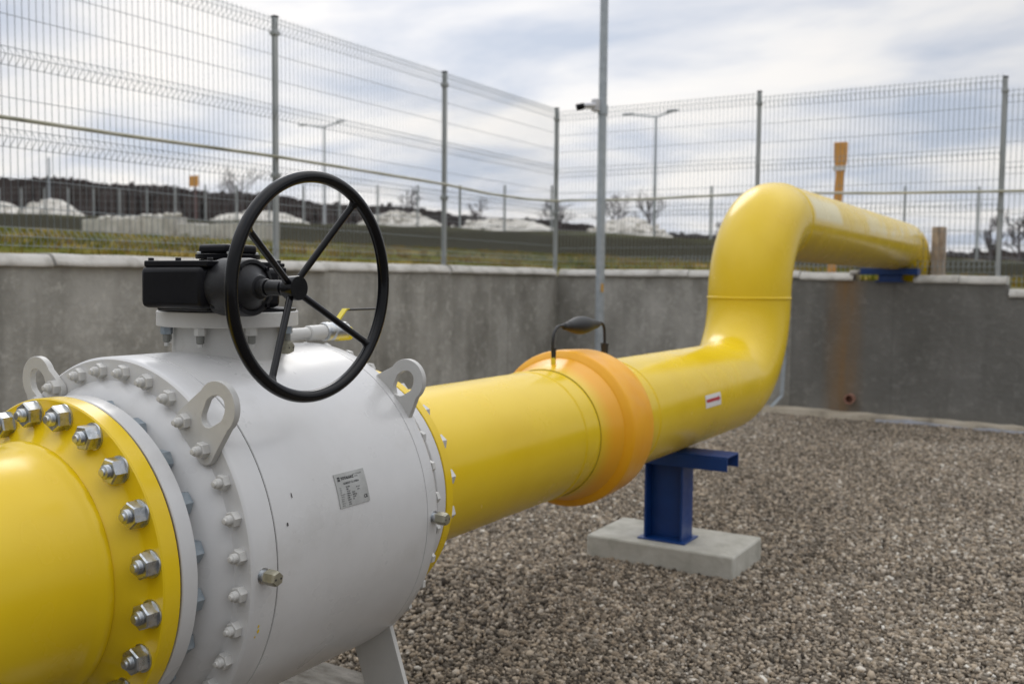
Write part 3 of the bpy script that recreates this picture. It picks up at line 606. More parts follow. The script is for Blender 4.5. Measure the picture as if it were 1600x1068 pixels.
# ---- galvanised pole with CCTV camera
pt = thing('steel_pole', (-2.79, 9.6, 0), 'tall round galvanised pole standing in the pit near the far corner', 'pole')
MB().lathe([(-.05, .048), (2.2, .046), (6.5, .040)], 'Z', (-2.79, 9.6, 0), 24).build('shaft', GAL, pt)
MB().box((-2.752, 9.545, 1.34), (-2.728, 9.56, 1.43)).build('tag', OTG, pt)
MB().box((-2.93, 9.46, 0), (-2.65, 9.74, .02)).build('base_plate', GAL, pt)
ct = thing('security_camera', (-2.85, 9.54, 3.3), 'small white security camera with black front clamped to the galvanised pole', 'camera')
MB().lathe([(-.05, .055), (.05, .055)], 'Z', (-2.79, 9.6, 3.29), 16).build('clamp', GAL, ct)
MB().box((-2.88, 9.50, 3.27), (-2.80, 9.58, 3.40)).build('junction_box', CAMW, ct, bevel=.01)
MB().tube([(-2.82, 9.53, 3.33), (-2.95, 9.45, 3.325)], [.03, .032], 14).build('housing', CAMW, ct)
MB().tube([(-2.94, 9.455, 3.325), (-3.01, 9.41, 3.305)], [.034, .036], 14).build('lens_hood', BLK, ct)

# ---- far lamp posts, sign
def lamp(x, zb, zt, dz, x0, x1, label):
    t_ = thing('lamp_post', (x, 60, zb), label, 'lamp post', 'double armed lamp posts beyond the far fence')
    MB().tube([(x, 60, zb-.5), (x, 60, zt)], [.14, .08], 8).build('pole', GAL, t_)
    MB().tube([(x0, 60, zt+dz), (x, 60, zt-.05), (x1, 60, zt+dz*.9)], .06, 6).build('arm', GAL, t_)
    for xx in (x0, x1): MB().box((xx-.45, 59.85, zt+dz-.05), (xx+.3, 60.15, zt+dz+.07)).build('lamp_head', GAL, t_, bevel=.03)
lamp(-23.5, 3.5, 12.2, .25, -25.4, -22.3, 'grey double armed lamp post between the galvanised pole and the riser')
GAL2 = GAL; GAL = mat('overexposed_far_steel', (0.55, 0.58, 0.60), 0.6)  # washed-out, overexposed look of the far post put into a paler colour
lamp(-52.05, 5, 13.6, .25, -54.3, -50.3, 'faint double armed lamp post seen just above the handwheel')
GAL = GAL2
MB_t = thing('lamp_post', (-84, 60, 6), 'plain grey mast without arms at far left before the wood', 'mast')
MB().tube([(-76.2, 52, 5), (-76.2, 52, 11.6)], [.11, .08], 8).build('pole', GAL, MB_t)
st = thing('warning_sign', (-50, 45, 5), 'small square orange sign on a red pole far off at left', 'sign')
MB().box((-50.45, 44.97, 7.45), (-49.58, 45.03, 8.15)).build('sign_panel', OMK, st)
MB().tube([(-49.95, 45.06, 4.5), (-49.95, 45.06, 7.9)], .07, 8).build('pole', RWP, st)

# ---- orange vent marker and timber post behind the wall
vt = thing('vent_marker', (-1.02, 12.5, 1.4), 'leaning orange marker post with wide flat head behind the upper pipe', 'marker post')
def lerp_head():
    m_ = MB(); pts = [(-1.025, 1.35, .055), (-.945, 2.80, .045), (-.945, 2.97, .074), (-.945, 3.19, .078)]
    for (x, z, hw) in pts: m_.v += [(x-hw, 12.46, z), (x+hw, 12.46, z), (x+hw, 12.54, z), (x-hw, 12.54, z)]
    for i in range(3):
        for j in range(4): m_.f.append((i*4+j, i*4+(j+1) % 4, i*4+4+(j+1) % 4, i*4+4+j))
    m_.f += [(3, 2, 1, 0), (12, 13, 14, 15)]; return m_
lerp_head().build('post', OMK, vt, bevel=.01)
MB().box((-1.022, 12.45, 2.84), (-.868, 12.455, 2.90)).build('pale_band', LBW, vt)
wpst = MB().box((.262, 11.55, 1.3), (.40, 11.68, 2.085)).build('timber_post', WOOD, None, bevel=.012)
tag(wpst, 'weathered square timber stub standing behind the coping right of the upper pipe', 'post')

# ================================================================== BLUE SUPPORTS
bs = thing('pipe_support', (0, 4.75, .125), 'blue steel T-shaped support on concrete block under the lower pipe', 'pipe support', 'blue steel pipe supports')
# I-section column: flanges seen edge-on, web facing the camera
zc0, zc1 = .133, .522; yc = 4.74
cm = MB(); cm.box((-.098, yc-.006, zc0), (.088, yc+.006, zc1)); cm.box((-.110, yc-.075, zc0), (-.098, yc+.075, zc1)); cm.box((.088, yc-.075, zc0), (.100, yc+.075, zc1))
cm.build('column', BLU, bs, bevel=.002)
MB().box((-.135, yc-.10, .125), (.125, yc+.10, .134)).build('base_plate', BLU, bs, bevel=.002)
bm_ = MB(); bz0, bz1 = .522, .596
bm_.box((-.33, yc-.09, bz1-.008), (.335, yc+.09, bz1)); bm_.box((-.33, yc-.09, bz0), (.335, yc-.082, bz1-.009)); bm_.box((-.33, yc+.082, bz0), (.335, yc+.09, bz1-.009))
bm_.build('cross_beam', BLU, bs, bevel=.002)
fb = MB().box((-.395, 4.57, -.03), (.405, 5.03, .125)).build('foundation_block', CON, None, bevel=.012)
tag(fb, 'pale rectangular concrete block in the gravel under the blue support', 'concrete block')
b2 = thing('pipe_support', (-.04, 10.95, 1.46), 'blue steel saddle on the far wall under the upper pipe', 'pipe support', 'blue steel pipe supports')
MB().box((-.335, 10.86, 1.555), (.24, 11.06, 1.622)).build('cross_beam', BLU, b2, bevel=.004)
MB().box((-.155, 10.90, 1.49), (.075, 11.03, 1.555)).build('stub', BLU, b2, bevel=.004)
MB().box((-.19, 10.90, 1.478), (.10, 11.05, 1.492)).build('base_plate', BLU, b2)

# ================================================================== YELLOW PIPES
RP = .254
def flange_bolts(parent, tmpl, yface, rc, n_, a0, sgn, keep=lambda a: True):
    first = True
    for i in range(n_):
        a = a0+2*math.pi*i/n_
        if not keep(a): continue
        o = tmpl if first else tmpl.copy()
        if not first: C.objects.link(o)
        first = False
        o.parent = parent; loc = Vector((rc*math.cos(a), yface, AX+rc*math.sin(a))); o.location = loc-WL[parent.name]
        o.rotation_euler = (0, rnd.uniform(0, 6.28), 0) if sgn < 0 else (0, rnd.uniform(0, 6.28), math.pi)
# stud+nut+washer, pointing to -Y from origin
def bolt_mesh(name, af, tn, stud, protr, washer, m_, dome=True):
    m = MB()
    if washer: m.lathe([(0, washer), (-.004, washer)], 'Y', n=28)
    R6 = af/math.sqrt(3); w0 = -.004 if washer else 0
    pr = [(w0, R6), (w0-tn*.88, R6), (w0-tn, R6*.90)]
    m.lathe(pr, 'Y', n=6)
    s = [(w0-tn*.5, stud)]; y = w0-tn
    k_ = int(protr*.62/.0018)
    for i in range(k_): s += [(y-.0018*i, stud), (y-.0018*i-.0009, stud*.93)]
    yy = y-.0018*k_
    s += [(yy, stud*.9), (yy-protr*.12, stud*.6), (yy-protr*.34, stud*.55), (yy-protr*.38, stud*.35)]
    m.lathe(s, 'Y', n=20)
    return m.mesh(name, m_, 30)
BIG = bolt_mesh('flange_bolt', .047, .0255, .0145, .017, .0285, ZNC)
lp = thing('gas_pipe', (0, .2, AX), 'yellow gas pipe in the near left corner, bolted to the white valve', 'pipe', 'yellow gas pipes')
MB().lathe([(-3.2, RP), (1.135, RP), (1.165, RP+.004), (1.178, .2615), (1.182, .2655), (1.190, .2685), (1.198, .2685), (1.204, .266), (1.206, .263)], 'Y', (0, 0, AX), 128).build('pipe', YEL, lp, smooth=50)
fp = [(1.2055, .262), (1.208, .2635), (1.218, .268), (1.230, .277), (1.240, .288), (1.2465, .297), (1.2495, .303), (1.2505, .308), (1.2505, .349), (1.2535, .352), (1.290, .352), (1.2915, .350), (1.2915, .20)]
f1 = MB().lathe(fp, 'Y', (0, 0, AX), 128).build('flange', YEL, lp, smooth=35)
tb = link('flange_bolt', BIG, f1, loc=(0, 0, 0)); flange_bolts(f1, tb, 1.2505, .320, 20, R_(9), -1)

rp = thing('gas_pipeline', (0, 2.3, AX), 'long yellow gas pipe leaving the valve, rising and crossing the far wall', 'pipe', 'yellow gas pipes')
fp2 = [(2.209, .20), (2.209, .350), (2.2105, .352), (2.239, .352), (2.241, .350), (2.241, .300), (2.252, .290), (2.275, .272), (2.30, .260), (2.32, RP)]
f2 = MB().lathe(fp2, 'Y', (0, 0, AX), 128).build('flange', YEL, rp, smooth=35)
BIG2 = bolt_mesh('flange_bolt', .041, .030, .0135, .016, .026, WHT)
tb = link('flange_bolt', BIG2, f2); flange_bolts(f2, tb, 2.241, .320, 20, R_(9), 1)
def bead(y, r=RP): return [(y-.007, r), (y-.0065, r-.001), (y-.006, r), (y-.003, r+.0032), (y, r+.0042), (y+.003, r+.0032), (y+.006, r), (y+.0065, r-.001), (y+.007, r)]
MB().lathe([(2.32, RP)]+bead(3.27)+[(3.385, RP), (3.386, RP-.004)], 'Y', (0, 0, AX), 128).build('pipe', YEL, rp, smooth=50)
ij = MB().lathe([(3.384, .254), (3.386, .259), (3.392, .2600), (3.41, .2615), (3.44, .268), (3.475, .279), (3.505, .290), (3.520, .294)], 'Y', (0, 0, AX), 128).build('insulating_joint', YOR, rp, smooth=50)
MB().lathe([(3.5185, .292), (3.521, .2975), (3.5215, .2985), (3.540, .3185), (3.5435, .3218), (3.549, .3238), (3.556, .3245), (3.60, .3245), (3.70, .321), (3.752, .318), (3.762, .315), (3.768, .309), (3.783, .287), (3.80, .272), (3.83, .260), (3.862, .2555)], 'Y', (0, 0, AX), 160).build('joint_collar', ORG, ij, smooth=28)
MB().lathe([(3.860, RP-.002), (3.862, RP+.002), (3.93, RP+.001)]+bead(3.985)+[(5.485, RP)], 'Y', (0, 0, AX), 128).build('pipe', YEL, rp, smooth=50)
MB().lathe([(3.3835, RP+.0002), (3.3862, RP+.0042)], 'Y', (0, 0, AX), 128).build('crease', mat('olive_crease', (0.16, 0.12, 0.01), .7), rp)
def arc(cy, cz, r, a0, a1, n_=28): return [(0, cy+r*math.cos(a0+(a1-a0)*i/n_), cz+r*math.sin(a0+(a1-a0)*i/n_)) for i in range(n_+1)]
YR = 5.995
e1 = [(0, 5.48, AX)]+arc(YR-.510, AX+.510, .510, -math.pi/2, 0)+[(0, YR, AX+.515)]
MB().tube(e1, RP, 96, cap=False).build('elbow', YEL, rp, smooth=60)
MB().lathe([(z, r) for z, r in [(.505, RP), (.508, RP+.0035), (.514, RP+.005), (.520, RP+.0035), (.523, RP)]], 'Z', (0, YR, AX), 96).build('weld_seam', YEL, rp, smooth=60)
ZU = 1.015; r2e = ZU-.515
e2 = [(0, YR, AX+.510)]+arc(YR+r2e, AX+.515, r2e, math.pi, math.pi/2)+[(0, YR+r2e+.01, AX+ZU)]
MB().tube(e2, RP, 96, cap=False).build('elbow', YEL, rp, smooth=60)
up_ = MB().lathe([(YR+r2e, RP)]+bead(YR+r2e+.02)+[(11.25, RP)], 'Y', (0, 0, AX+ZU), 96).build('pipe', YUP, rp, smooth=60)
e3 = [(0, 11.24, AX+ZU)]+arc(11.25, AX+ZU-.50, .50, math.pi/2, 0)+[(0, 11.75, 1.3)]
MB().tube(e3, RP, 96, cap=False).build('elbow', YEL, rp, smooth=60)
# flow arrow sticker, curved on the pipe
def curved(y0, y1, a0, a1, R, ny=6, na=4, sk=0):
    m = MB()
    for i in range(ny+1):
        for j in range(na+1):
            a = R_(a0+(a1-a0)*j/na); m.v.append((R*math.cos(a), y0+(y1-y0)*i/ny, AX+R*math.sin(a)))
    for i in range(ny):
        for j in range(na): q = i*(na+1)+j; m.f.append((q, q+na+1, q+na+2, q+1))
    return m
fs = curved(4.552, 4.772, -1.5, 12.8, RP+.0012).build('flow_label', LBW, rp)
ar = curved(4.565, 4.735, 4.4, 8.0, RP+.0022, 6, 2)
hd = [(4.728, 3.0), (4.728, 9.4), (4.762, 6.2)]; k_ = len(ar.v)
for y, a in hd: ar.v.append(((RP+.0026)*math.cos(R_(a)), y, AX+(RP+.0026)*math.sin(R_(a))))
ar.f.append((k_, k_+1, k_+2)); ar.build('arrow', LBR, fs)

# ---- spark gap bridging the insulating joint
sg = thing('spark_gap', (0, 3.68, AX+.26), 'black bulb shaped spark gap with cables arching over the orange joint', 'spark gap')
def spl(pts, n_=6):
    P_ = [Vector(p) for p in pts]; o = []
    for i in range(len(P_)-1):
        p0 = P_[max(i-1, 0)]; p1 = P_[i]; p2 = P_[i+1]; p3 = P_[min(i+2, len(P_)-1)]
        for k in range(n_):
            t_ = k/n_; o.append(.5*((2*p1)+(-p0+p2)*t_+(2*p0-5*p1+4*p2-p3)*t_*t_+(-p0+3*p1-3*p2+p3)*t_**3))
    return o+[P_[-1]]
MB().tube(spl([(0, 3.462, 1.15), (0, 3.453, 1.20), (0, 3.462, 1.245), (0, 3.495, 1.272), (0, 3.54, 1.276), (0, 3.57, 1.274)]), .0065, 10).build('cable', RUB, sg)
MB().tube(spl([(0, 3.86, 1.278), (0, 3.90, 1.274), (0, 3.925, 1.255), (0, 3.932, 1.22), (0, 3.934, 1.17)]), .0065, 10).build('cable', RUB, sg)
bd = MB(); pr = [(3.545, .010), (3.553, .015), (3.575, .015), (3.58, .019), (3.60, .023), (3.63, .030), (3.66, .036), (3.69, .0385), (3.72, .038), (3.75, .034), (3.785, .027), (3.82, .022), (3.85, .018), (3.872, .012)]
bd.lathe([(y, r) for y, r in pr], 'Y', (0, 0, 1.272), 32); bd.build('bulb_body', RUB, sg, smooth=60)
MB().lathe([(1.145, .009), (1.19, .011)], 'Z', (0, 3.461, 0), 14).build('cable_sleeve', RUB, sg)
MB().lathe([(1.11, .013), (1.185, .018)], 'Z', (0, 3.934, 0), 16).build('cable_sleeve', RUB, sg)
MB().box((-.008, 3.452, 1.105), (.008, 3.468, 1.15)).build('terminal_lug', LYE, sg, bevel=.002)
MB().box((-.008, 3.926, 1.09), (.008, 3.942, 1.115)).build('terminal_lug', LYE, sg, bevel=.002)

# ================================================================== BALL VALVE
YC = 1.745; RB = .43
bv = thing('ball_valve', (0, YC, 0), 'large white ball valve between the yellow flanges with black handwheel', 'valve')
body = [(1.408, .30), (1.408, .424), (1.411, .4275), (1.416, RB), (1.476, RB), (1.4775, RB-.003), (1.4795, RB-.003), (1.481, RB), (2.008, RB+.001), (2.0095, RB-.003), (2.0115, RB-.003), (2.013, RB), (2.050, RB), (2.056, .4275), (2.058, .424), (2.058, .30)]
bo = MB().lathe(body, 'Y', (0, 0, AX), 160).build('body', WHT, bv, smooth=30)
for y in (1.4785, 2.0105): MB().lathe([(y-.0012, RB-.0022), (y+.0012, RB-.0022)], 'Y', (0, 0, AX), 128).build('seam', GRV_D, bo)
e_l = [(1.297, .20), (1.297, .349), (1.299, .351), (1.334, .351), (1.336, .349), (1.336, .282), (1.341, .284), (1.350, .295), (1.360, .315), (1.371, .338), (1.383, .357), (1.396, .370), (1.4085, .377)]
MB().lathe(e_l, 'Y', (0, 0, AX), 128).build('end_flange', WHT, bv, smooth=35)
e_r = [(2.057, .375), (2.075, .366), (2.10, .34), (2.125, .30), (2.15, .285), (2.166, .283), (2.166, .350), (2.168, .352), (2.203, .352), (2.204, .20)]
MB().lathe(e_r, 'Y', (0, 0, AX), 128).build('end_flange', WHT, bv, smooth=35)
MB().lathe([(1.2915, .20), (1.2915, .3455), (1.297, .3455), (1.297, .20)], 'Y', (0, 0, AX), 96).build('gasket', GSK, bv)
MB().lathe([(2.204, .20), (2.204, .3455), (2.209, .3455), (2.209, .20)], 'Y', (0, 0, AX), 96).build('gasket', GSK, bv)
# zinc nuts behind both white flanges (on the same studs)
NB = MB().lathe([(-.001, .026), (-.024, .026), (-.027, .0235)], 'Y', n=6).mesh('flange_nut', BZN, 30)
tb = link('flange_nut', NB, bv); flange_bolts(bv, tb, 1.336, .320, 20, R_(9), 1)
SM = bolt_mesh('body_bolt', .0305, .0165, .0105, .018, None, WH2)
lugA = [R_(45), R_(123.75)]
def onlug(a): return any(abs(((a-b+math.pi) % (2*math.pi))-math.pi) < R_(8) for b in lugA)
tb = link('body_bolt', SM, bv); first = True
for i in range(32):
    a = R_(5.625)+2*math.pi*i/32; o = tb if first else tb.copy()
    if not first: C.objects.link(o)
    first = False; o.parent = bv; y = 1.408-(.016 if onlug(a) else 0)
    o.location = Vector((.399*math.cos(a), y, AX+.399*math.sin(a)))-WL[bv.name]; o.rotation_euler = (0, rnd.uniform(0, 6.28), 0)
SM2 = bolt_mesh('body_bolt', .028, .014, .0085, .004, None, WH2)
tb2 = link('body_bolt', SM2, bv); first = True
for i in range(32):
    a = R_(5.625)+2*math.pi*i/32; o = tb2 if first else tb2.copy()
    if not first: C.objects.link(o)
    first = False; o.parent = bv; o.location = Vector((.416*math.cos(a), 2.058, AX+.416*math.sin(a)))-WL[bv.name]; o.rotation_euler = (0, -a, math.pi)
# lifting lugs
def lug(a, y, thick, bolted, rc=.486):
    tc_ = .0555; hc = rc-.014; pts = []; n_ = 40
    # outline: top arc, straight tapered sides, base
    base_r = .392 if bolted else .418; bw = .070 if bolted else .078
    top = [(tc_*math.cos(t_), rc+tc_*math.sin(t_)) for t_ in [R_(-8+196*i/22) for i in range(23)]]
    if bolted:
        cr_ = .026; left = [(-bw+cr_+cr_*math.cos(t_), base_r+cr_*0+cr_*math.sin(t_)) for t_ in [R_(180+80*i/5) for i in range(6)]]
        mid = [(x_, base_r-cr_) for x_ in (-.028, -.014, 0, .014, .028)]
        right = [(bw-cr_+cr_*math.cos(t_), base_r+cr_*math.sin(t_)) for t_ in [R_(-80+80*i/5) for i in range(6)]]
    else:
        left = [(-bw, base_r)]; mid = [(-.06, math.sqrt(RB**2-.06**2)-.004), (-.03, math.sqrt(RB**2-.03**2)-.004), (0, RB-.004), (.03, math.sqrt(RB**2-.03**2)-.004), (.06, math.sqrt(RB**2-.06**2)-.004)]; right = [(bw, base_r)]
    pts = top+left+mid+right
    hole = []
    for (x_, y_) in pts:
        t_ = math.atan2(y_-hc, x_); hw = .0285; hh = min(.0405, rc-.4095)
        rr_ = 1/math.sqrt((math.cos(t_)/hw)**2+(math.sin(t_)/hh)**2); k2 = .86 if math.sin(t_) < -.3 else 1
        hole.append((rr_*math.cos(t_)*k2, hc+rr_*math.sin(t_)))
    U = (math.sin(a), 0, -math.cos(a)); V_ = (math.cos(a), 0, math.sin(a))
    MB().prism(pts, thick, ((0, y, AX), U, V_, (0, 1, 0)), hole).build('lifting_lug', WH2, bv, bevel=.0015, smooth=35)
lug(lugA[0], 1.392, .0155, True); lug(R_(126), 1.392, .0155, True, .450)
for a in (R_(45.5), R_(135)): lug(a, 2.034, .016, False)
# name plate
T0, T1 = R_(11.6), R_(22.0)
np_m = MB(); cs = []
def bodypt(y, a, r=RB+.0015): return Vector((r*math.cos(a), y, AX+r*math.sin(a)))
ya = 1.684; yb = 1.788
for i in range(2):
    for j in range(7):
        a = T1+(T0-T1)*j/6; np_m.v.append(tuple(bodypt(ya+(yb-ya)*i, a, RB+.0028)))
for i in range(2):
    for j in range(7):
        a = T1+(T0-T1)*j/6; np_m.v.append(tuple(bodypt(ya+(yb-ya)*i, a, RB-.001)))
for j in range(6): np_m.f.append((j, j+1, 8+j, 7+j))
for j in range(6): np_m.f += [(j, j+1, 15+j, 14+j), (7+j, 8+j, 22+j, 21+j)]
np_m.f += [(0, 7, 21, 14), (6, 13, 27, 20)]
npl = np_m.build('name_plate', PLT, bv)
H = RB*(T1-T0)
def text(s, u, v, size, bold=0.0):
    cu_ = bpy.data.curves.new('t', 'FONT'); cu_.body = s; cu_.size = size; cu_.offset = bold
    o = bpy.data.objects.new('t', cu_); C.objects.link(o); bpy.context.view_layer.update()
    me = o.evaluated_get(bpy.context.evaluated_depsgraph_get()).to_mesh()
    vs = [v_.co.copy() for v_ in me.vertices]; fs_ = [tuple(p.vertices) for p in me.polygons]
    bpy.data.objects.remove(o); bpy.data.curves.remove(cu_)
    return [bodypt(ya+u+c.x, T1-(v-c.y)/RB, RB+.0034) for c in vs], fs_
tx = MB()
def put(*a): tx.add(*text(*a))
def bar(u0, v0, u1, v1): tx.add([bodypt(ya+u, T1-v/RB, RB+.0034) for u, v in ((u0, v0), (u1, v0), (u1, v1), (u0, v1))], [(0, 1, 2, 3)])
bar(.008, .008, .016, .012); bar(.008, .013, .016, .018)
put('TOTALGAZ', .019, .0155, .0085, .0004)
put('S.C. TOTALGAZ', .063, .010, .0042); put('Tel/Fax', .066, .015, .0042)
put('ROBINET CU SFERA', .024, .027, .0062, .0001)
rows = ['Tip', 'DN', 'PN', 'Presiune', 'Temp.', 'Corp', 'Sfera', 'Scaun', 'Serie']; vals = ['RS 500', '500', '16 bar', '16 bar', '-20', '+80', 'A105', 'inox', '0112']
for i, (a, b) in enumerate(zip(rows, vals)):
    put(a, .008, .035+.0050*i, .0043); put(b, .030, .035+.0050*i, .0046, .0001)
for i in range(4): put(['An fabr.', 'Greutate', 'Masa', 'Nr.'][i], .028, .050+.0050*i, .0043); put(['2010', '1850 kg', '16-20', '07'][i], .047, .050+.0050*i, .0046, .0001)
put('API 6D', .064, .040, .0045); put('0036', .066, .046, .0045); put('CE', .085, .068, .0105, .0003)
tx.build('plate_print', INK, npl, smooth=0)
# grease / drain plugs: hex heads with two holes on short stubs
def plug(p, d, label, rr_=.0165, ln=.03):
    p = Vector(p); d = Vector(d).normalized(); m = MB(); m.tube([p-d*.01, p+d*.014], .0125, 18)
    m.tube([p-d*.006, p+d*.003], .017, 20)
    o = m.build('plug_fitting', ZNC, bv)
    u = d.cross(Vector((0, 0, 1))).normalized(); v_ = d.cross(u)
    h = MB(); ring0 = [p+d*.014+(u*math.cos(a)+v_*math.sin(a))*rr_ for a in [i*math.pi/3+.3 for i in range(6)]]
    ring1 = [q+d*ln*.8 for q in ring0]; ring2 = [p+d*(.014+ln)+(u*math.cos(a)+v_*math.sin(a))*rr_*.86 for a in [i*math.pi/3+.3 for i in range(6)]]
    h.add(ring0+ring1+ring2, [tuple(range(6))[::-1]]+[(i, (i+1) % 6, 6+(i+1) % 6, 6+i) for i in range(6)]+[(6+i, 6+(i+1) % 6, 12+(i+1) % 6, 12+i) for i in range(6)]+[tuple(range(12, 18))])
    hx = h.build('hex_head', BRS, o, smooth=0)
    hh = MB()
    for s in (-1, 1): hh.tube([p+d*(.0142+ln)+u*.0075*s, p+d*(.0146+ln)+u*.0075*s], .0024, 10)
    hh.build('vent_holes', GRV_D, hx)
plug((RB-.002, 1.437, AX-.004), (1, 0, 0), 'a'); plug((RB-.002, 2.040, AX-.005), (1, 0, 0), 'b')
plug((.128, 1.785, AX+.438), (1, 0.1, 0), 'c', .0165, .030)
# yellow paint spots on the ring
ys_ = MB()
for (yy, aa, s) in ((1.436, -15.2, .004), (1.438, -16.8, .0055), (1.432, -18.4, .003)):
    ys_.add([bodypt(yy+s*math.cos(t_)*.6, R_(aa)+s*math.sin(t_)/RB, RB+.0006) for t_ in [i*.785+rnd.uniform(-.2, .2) for i in range(8)]], [tuple(range(8))])
ys_.build('paint_spots', YEL, bo, smooth=0)
ck = MB()
for (yy, aa, w_, h_) in ((1.543, 19.3, .0012, .006), (1.515, 11.6, .002, .004)):
    ck.add([bodypt(yy+w_*dx, R_(aa)+h_*dz/RB, RB+.0016) for dx, dz in ((-1, -1), (1, -1), (1.2, .6), (-.6, 1))], [(0, 1, 2, 3)])
ck.build('paint_chips', GRV_D, bo, smooth=0)
# legs
def leg(sx, y):
    m = MB(); pol = [(sx*.158, AX-.388), (sx*.283, AX-.318), (sx*.457, 0.03), (sx*.315, .03)]
    if sx < 0: pol = pol[::-1]
    m.prism(pol, .014, ((0, y, 0), (1, 0, 0), (0, 0, 1), (0, 1, 0)))
    q = [(sx*.285, y-.004, AX-.318), (sx*.462, y-.004, .03)]
    lg_ = m.build('leg', WH2, bv, bevel=.001)
    MB().box((min(sx*.28, sx*.52), y-.08, .0), (max(sx*.28, sx*.52), y+.09, .03)).build('foot_plate', WH2, lg_)
for sx in (1, -1):
    for y in (2.04, 1.42): leg(sx, y)
slab = MB().box((-.95, .4, -.03), (-.27, 2.70, .035)).build('valve_slab', SLB, None, bevel=.01)
tag(slab, 'rough grey concrete slab on the gravel beneath the white valve', 'concrete slab')
# stem neck + top flange
nk = [(.36, .137), (.40, .137), (.485, .135), (.490, .135), (.490, .171), (.492, .1725), (.525, .1725), (.527, .171), (.527, .05)]
MB().lathe(nk, 'Z', (0, YC, AX), 96).build('stem_flange', WH2, bv, smooth=30)
R6 = .0145
mN = [MB().lathe([(0, R6), (-.017, R6), (-.019, R6*.9)], 'Z', n=6).mesh('stem_nut', x, 30) for x in (WH2, BZN)]
mS = MB().lathe([(-.019, .0092), (-.037, .0092), (-.039, .006)], 'Z', n=16).mesh('stud', DGR, 30)
mT = MB().lathe([(-.039, .006), (-.047, .006), (-.048, .0045)], 'Z', n=12).mesh('stud_tip', WH2, 30)
for i in range(8):
    a = R_(-112.5+45*i); q = (.1545*math.cos(a), YC+.1545*math.sin(a), AX+.490)
    o = link('stem_nut', mN[1] if i in (0, 3) else mN[0], bv, loc=q)
    for nm, me in (('stud', mS), ('stud_tip', mT)): link(nm, me, o, loc=q)
# side bleed valve
sv_ = MB().tube([(0, 1.86, AX+.455), (0, 2.085, AX+.458)], .0165, 24).build('bleed_pipe', WH2, bv)
MB().tube([(0, 2.03, AX+.457), (0, 2.034, AX+.457), (0, 2.10, AX+.458)], [.018, .0215, .0215], 24).build('coupling', WH2, sv_)
MB().lathe([(2.095, .024), (2.10, .027), (2.115, .027), (2.12, .022), (2.125, .022), (2.13, .0265), (2.185, .0265), (2.19, .020)], 'Y', (0, 0, AX+.459), 32).build('chrome_body', ZNC, sv_, smooth=30)
MB().lathe([(2.15, .012), (2.152, .021), (2.205, .021), (2.205, .01)], 'Y', (0, 0, AX+.451), 24).build('outlet', LYE, sv_, smooth=30)
MB().tube([(0, 2.15, AX+.475), (0, 2.15, AX+.492)], .008, 12).build('spindle', ZNC, sv_)
lv = MB(); lv.add([(-.009, 2.148, AX+.485), (.009, 2.148, AX+.485), (.009, 2.188, AX+.523), (-.009, 2.188, AX+.523), (-.009, 2.152, AX+.483), (.009, 2.152, AX+.483), (.009, 2.191, AX+.520), (-.009, 2.191, AX+.520)],
     [(0, 1, 2, 3), (7, 6, 5, 4), (0, 4, 5, 1), (1, 5, 6, 2), (2, 6, 7, 3), (3, 7, 4, 0)])
lv.box((-.009, 2.1905, AX+.5202), (.009, 2.20, AX+.523)); lo_ = lv.build('lever', LYE, sv_, smooth=0)
MB().box((-.010, 2.20, AX+.5165), (.010, 2.36, AX+.5225)).build('lever_grip', RUB, lo_, bevel=.002)
# gearbox
ZB = AX+.527
gb_ = MB().lathe([(0, .167), (.007, .167)], 'Z', (0, YC, ZB), 64).build('gearbox', BLK, bv, smooth=30)
def rbox(lo, hi, r, mat_, nm, par): return MB().box(lo, hi).build(nm, mat_, par, bevel=r)
MB().lathe([(.007, .10), (.012, .112), (.026, .124), (.105, .126)], 'Z', (0, YC, ZB), 64).build('housing', BLK, gb_, smooth=30)
rbox((-.062, 1.528, ZB+.010), (.150, 1.78, ZB+.108), .014, BLK, 'worm_housing', gb_)
rbox((-.038, 1.555, ZB+.004), (.14, 1.74, ZB+.025), .006, BLK, 'worm_housing', gb_)
rbox((-.07, 1.76, ZB+.045), (.088, 1.862, ZB+.110), .004, BLK, 'corner_block', gb_)
rbox((-.055, 1.535, ZB+.1065), (.160, 1.745, ZB+.121), .003, BLK, 'lid', gb_)
rbox((-.064, 1.742, ZB+.1105), (.086, 1.858, ZB+.1205), .003, BLK, 'lid', gb_)
rbox((.140, 1.548, ZB+.010), (.166, 1.668, ZB+.1085), .012, BLK, 'worm_housing', gb_)
lb = MB(); lb.lathe([(0, .0065), (.006, .0065), (.0068, .0055)], 'Z', n=16); lbm = lb.mesh('lid_bolt', BCS, 30)
for (x, y, dz) in ((-.045, 1.548, .121), (.05, 1.548, .121), (.148, 1.555, .121), (.075, 1.845, .1205), (-.045, 1.845, .1205), (-.045, 1.70, .121)): link('lid_bolt', lbm, gb_, loc=(x, y, ZB+dz))
MB().lathe([(.121, .060), (.128, .060), (.129, .078), (.140, .079), (.141, .070)], 'Z', (0, YC, ZB), 48).build('indicator_plate', BLK, gb_, smooth=30)
MB().box((-.052, YC-.052, ZB+.1405), (.052, YC+.052, ZB+.165)).build('indicator_cap', BLK, gb_, bevel=.009)
ib = MB(); ib.lathe([(0, .006), (.005, .006), (.006, .005)], 'Z', n=6); ibm = ib.mesh('indicator_screw', ZNC, 30)
for a in (-130, -40, 50, 140): link('indicator_screw', ibm, gb_, loc=(.069*math.cos(R_(a)), YC+.069*math.sin(R_(a)), ZB+.1405))
YW, ZW = 1.603, AX+.588
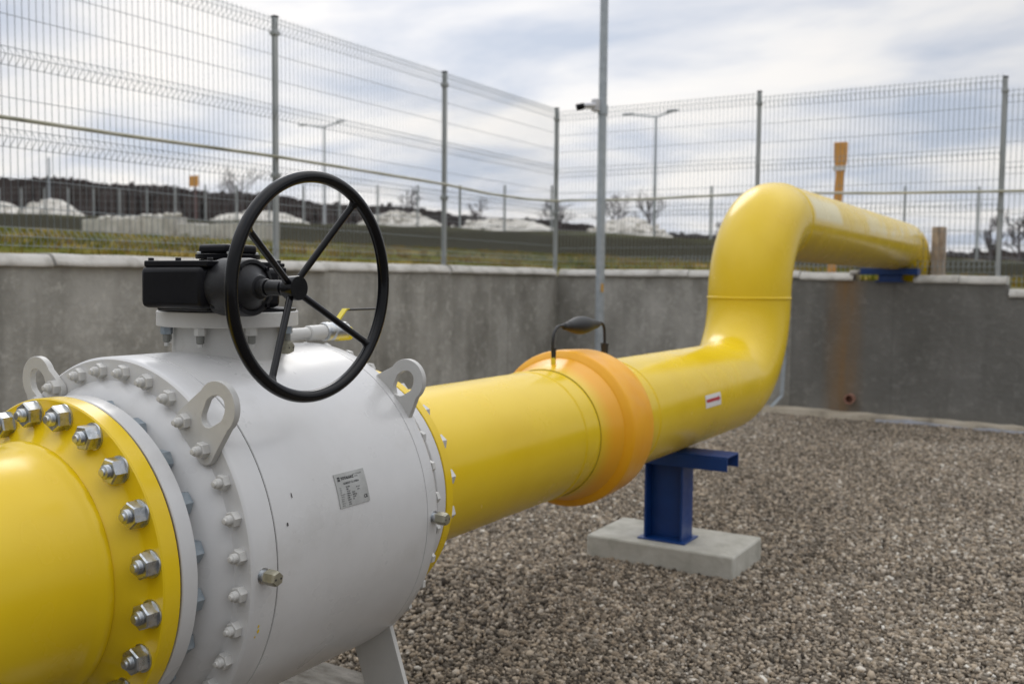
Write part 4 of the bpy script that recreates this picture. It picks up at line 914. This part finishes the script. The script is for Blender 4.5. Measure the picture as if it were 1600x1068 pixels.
MB().lathe([(.127, .062), (.147, .067), (.222, .067), (.228, .066), (.233, .064), (.234, .060), (.234, .0555), (.230, .0535), (.232, .050), (.244, .036), (.258, .027), (.260, .0215)], 'X', (0, YW, ZW), 56).build('worm_cap', BCS, gb_, smooth=30)
rl = MB(); rl.lathe([(.258, .016), (.260, .0195), (.276, .0205), (.280, .0185), (.280, .014)], 'X', (0, YW, ZW), 32); rl.build('shaft_seal', BCS, gb_, smooth=30)
MB().lathe([(.279, .0125), (.285, .0125), (.286, .0175), (.333, .0175)], 'X', (0, YW, ZW), 32).build('input_shaft', BCS, gb_)
cbm = MB(); cbm.tube([(0, 0, 0), (.006, 0, 0)], .005, 10); cbm = cbm.mesh('cap_screw', BLK)
for a in (45, 135, 225, 315): link('cap_screw', cbm, gb_, loc=(.233, YW+.0595*math.cos(R_(a)), ZW+.0595*math.sin(R_(a))))
rbox((.160, 1.673, ZB+.030), (.19, 1.71, ZB+.075), .004, BCS, 'stop_screw_boss', gb_)
# handwheel
WX = .42; RW = .2385; tilt = Matrix.Rotation(R_(2.2), 3, 'Y')
def wp_(v): return Vector((WX, YW, ZW+.002))+tilt @ Vector(v)
hw = MB(); n1, n2 = 128, 20
for i in range(n1):
    a = 2*math.pi*i/n1
    for j in range(n2):
        b = 2*math.pi*j/n2; r_ = RW+.0134*math.cos(b); hw.v.append(tuple(wp_((.0134*math.sin(b), r_*math.cos(a), r_*math.sin(a)))))
for i in range(n1):
    for j in range(n2): i2 = (i+1) % n1; j2 = (j+1) % n2; hw.f.append((i*n2+j, i2*n2+j, i2*n2+j2, i*n2+j2))
hwo = hw.build('handwheel', BWH, bv, smooth=60)
HX = .357
MB().lathe([(.325, .0165), (.328, .0185), (.345, .0185), (.3455, .0265), (.374, .0275), (.376, .0265)], 'X', (0, YW, ZW), 40).build('hub', BWH, hwo, smooth=35)
for a in (56.1, 148.4, -35.0, -121.1):
    a = R_(a); p0 = Vector((HX, YW+.012*math.cos(a), ZW+.012*math.sin(a))); p1 = wp_((-.002, RW*math.cos(a), RW*math.sin(a)))
    sp_ = MB(); sp_.tube([p0, p1], .0078, 16)
    q = (p1-p0).normalized(); sp_.tube([p1-q*.020, p1-q*.010], [.008, .0115], 16, cap=False)
    sp_.build('spoke', BWH, hwo, smooth=50)
print('done', len(bpy.data.objects))
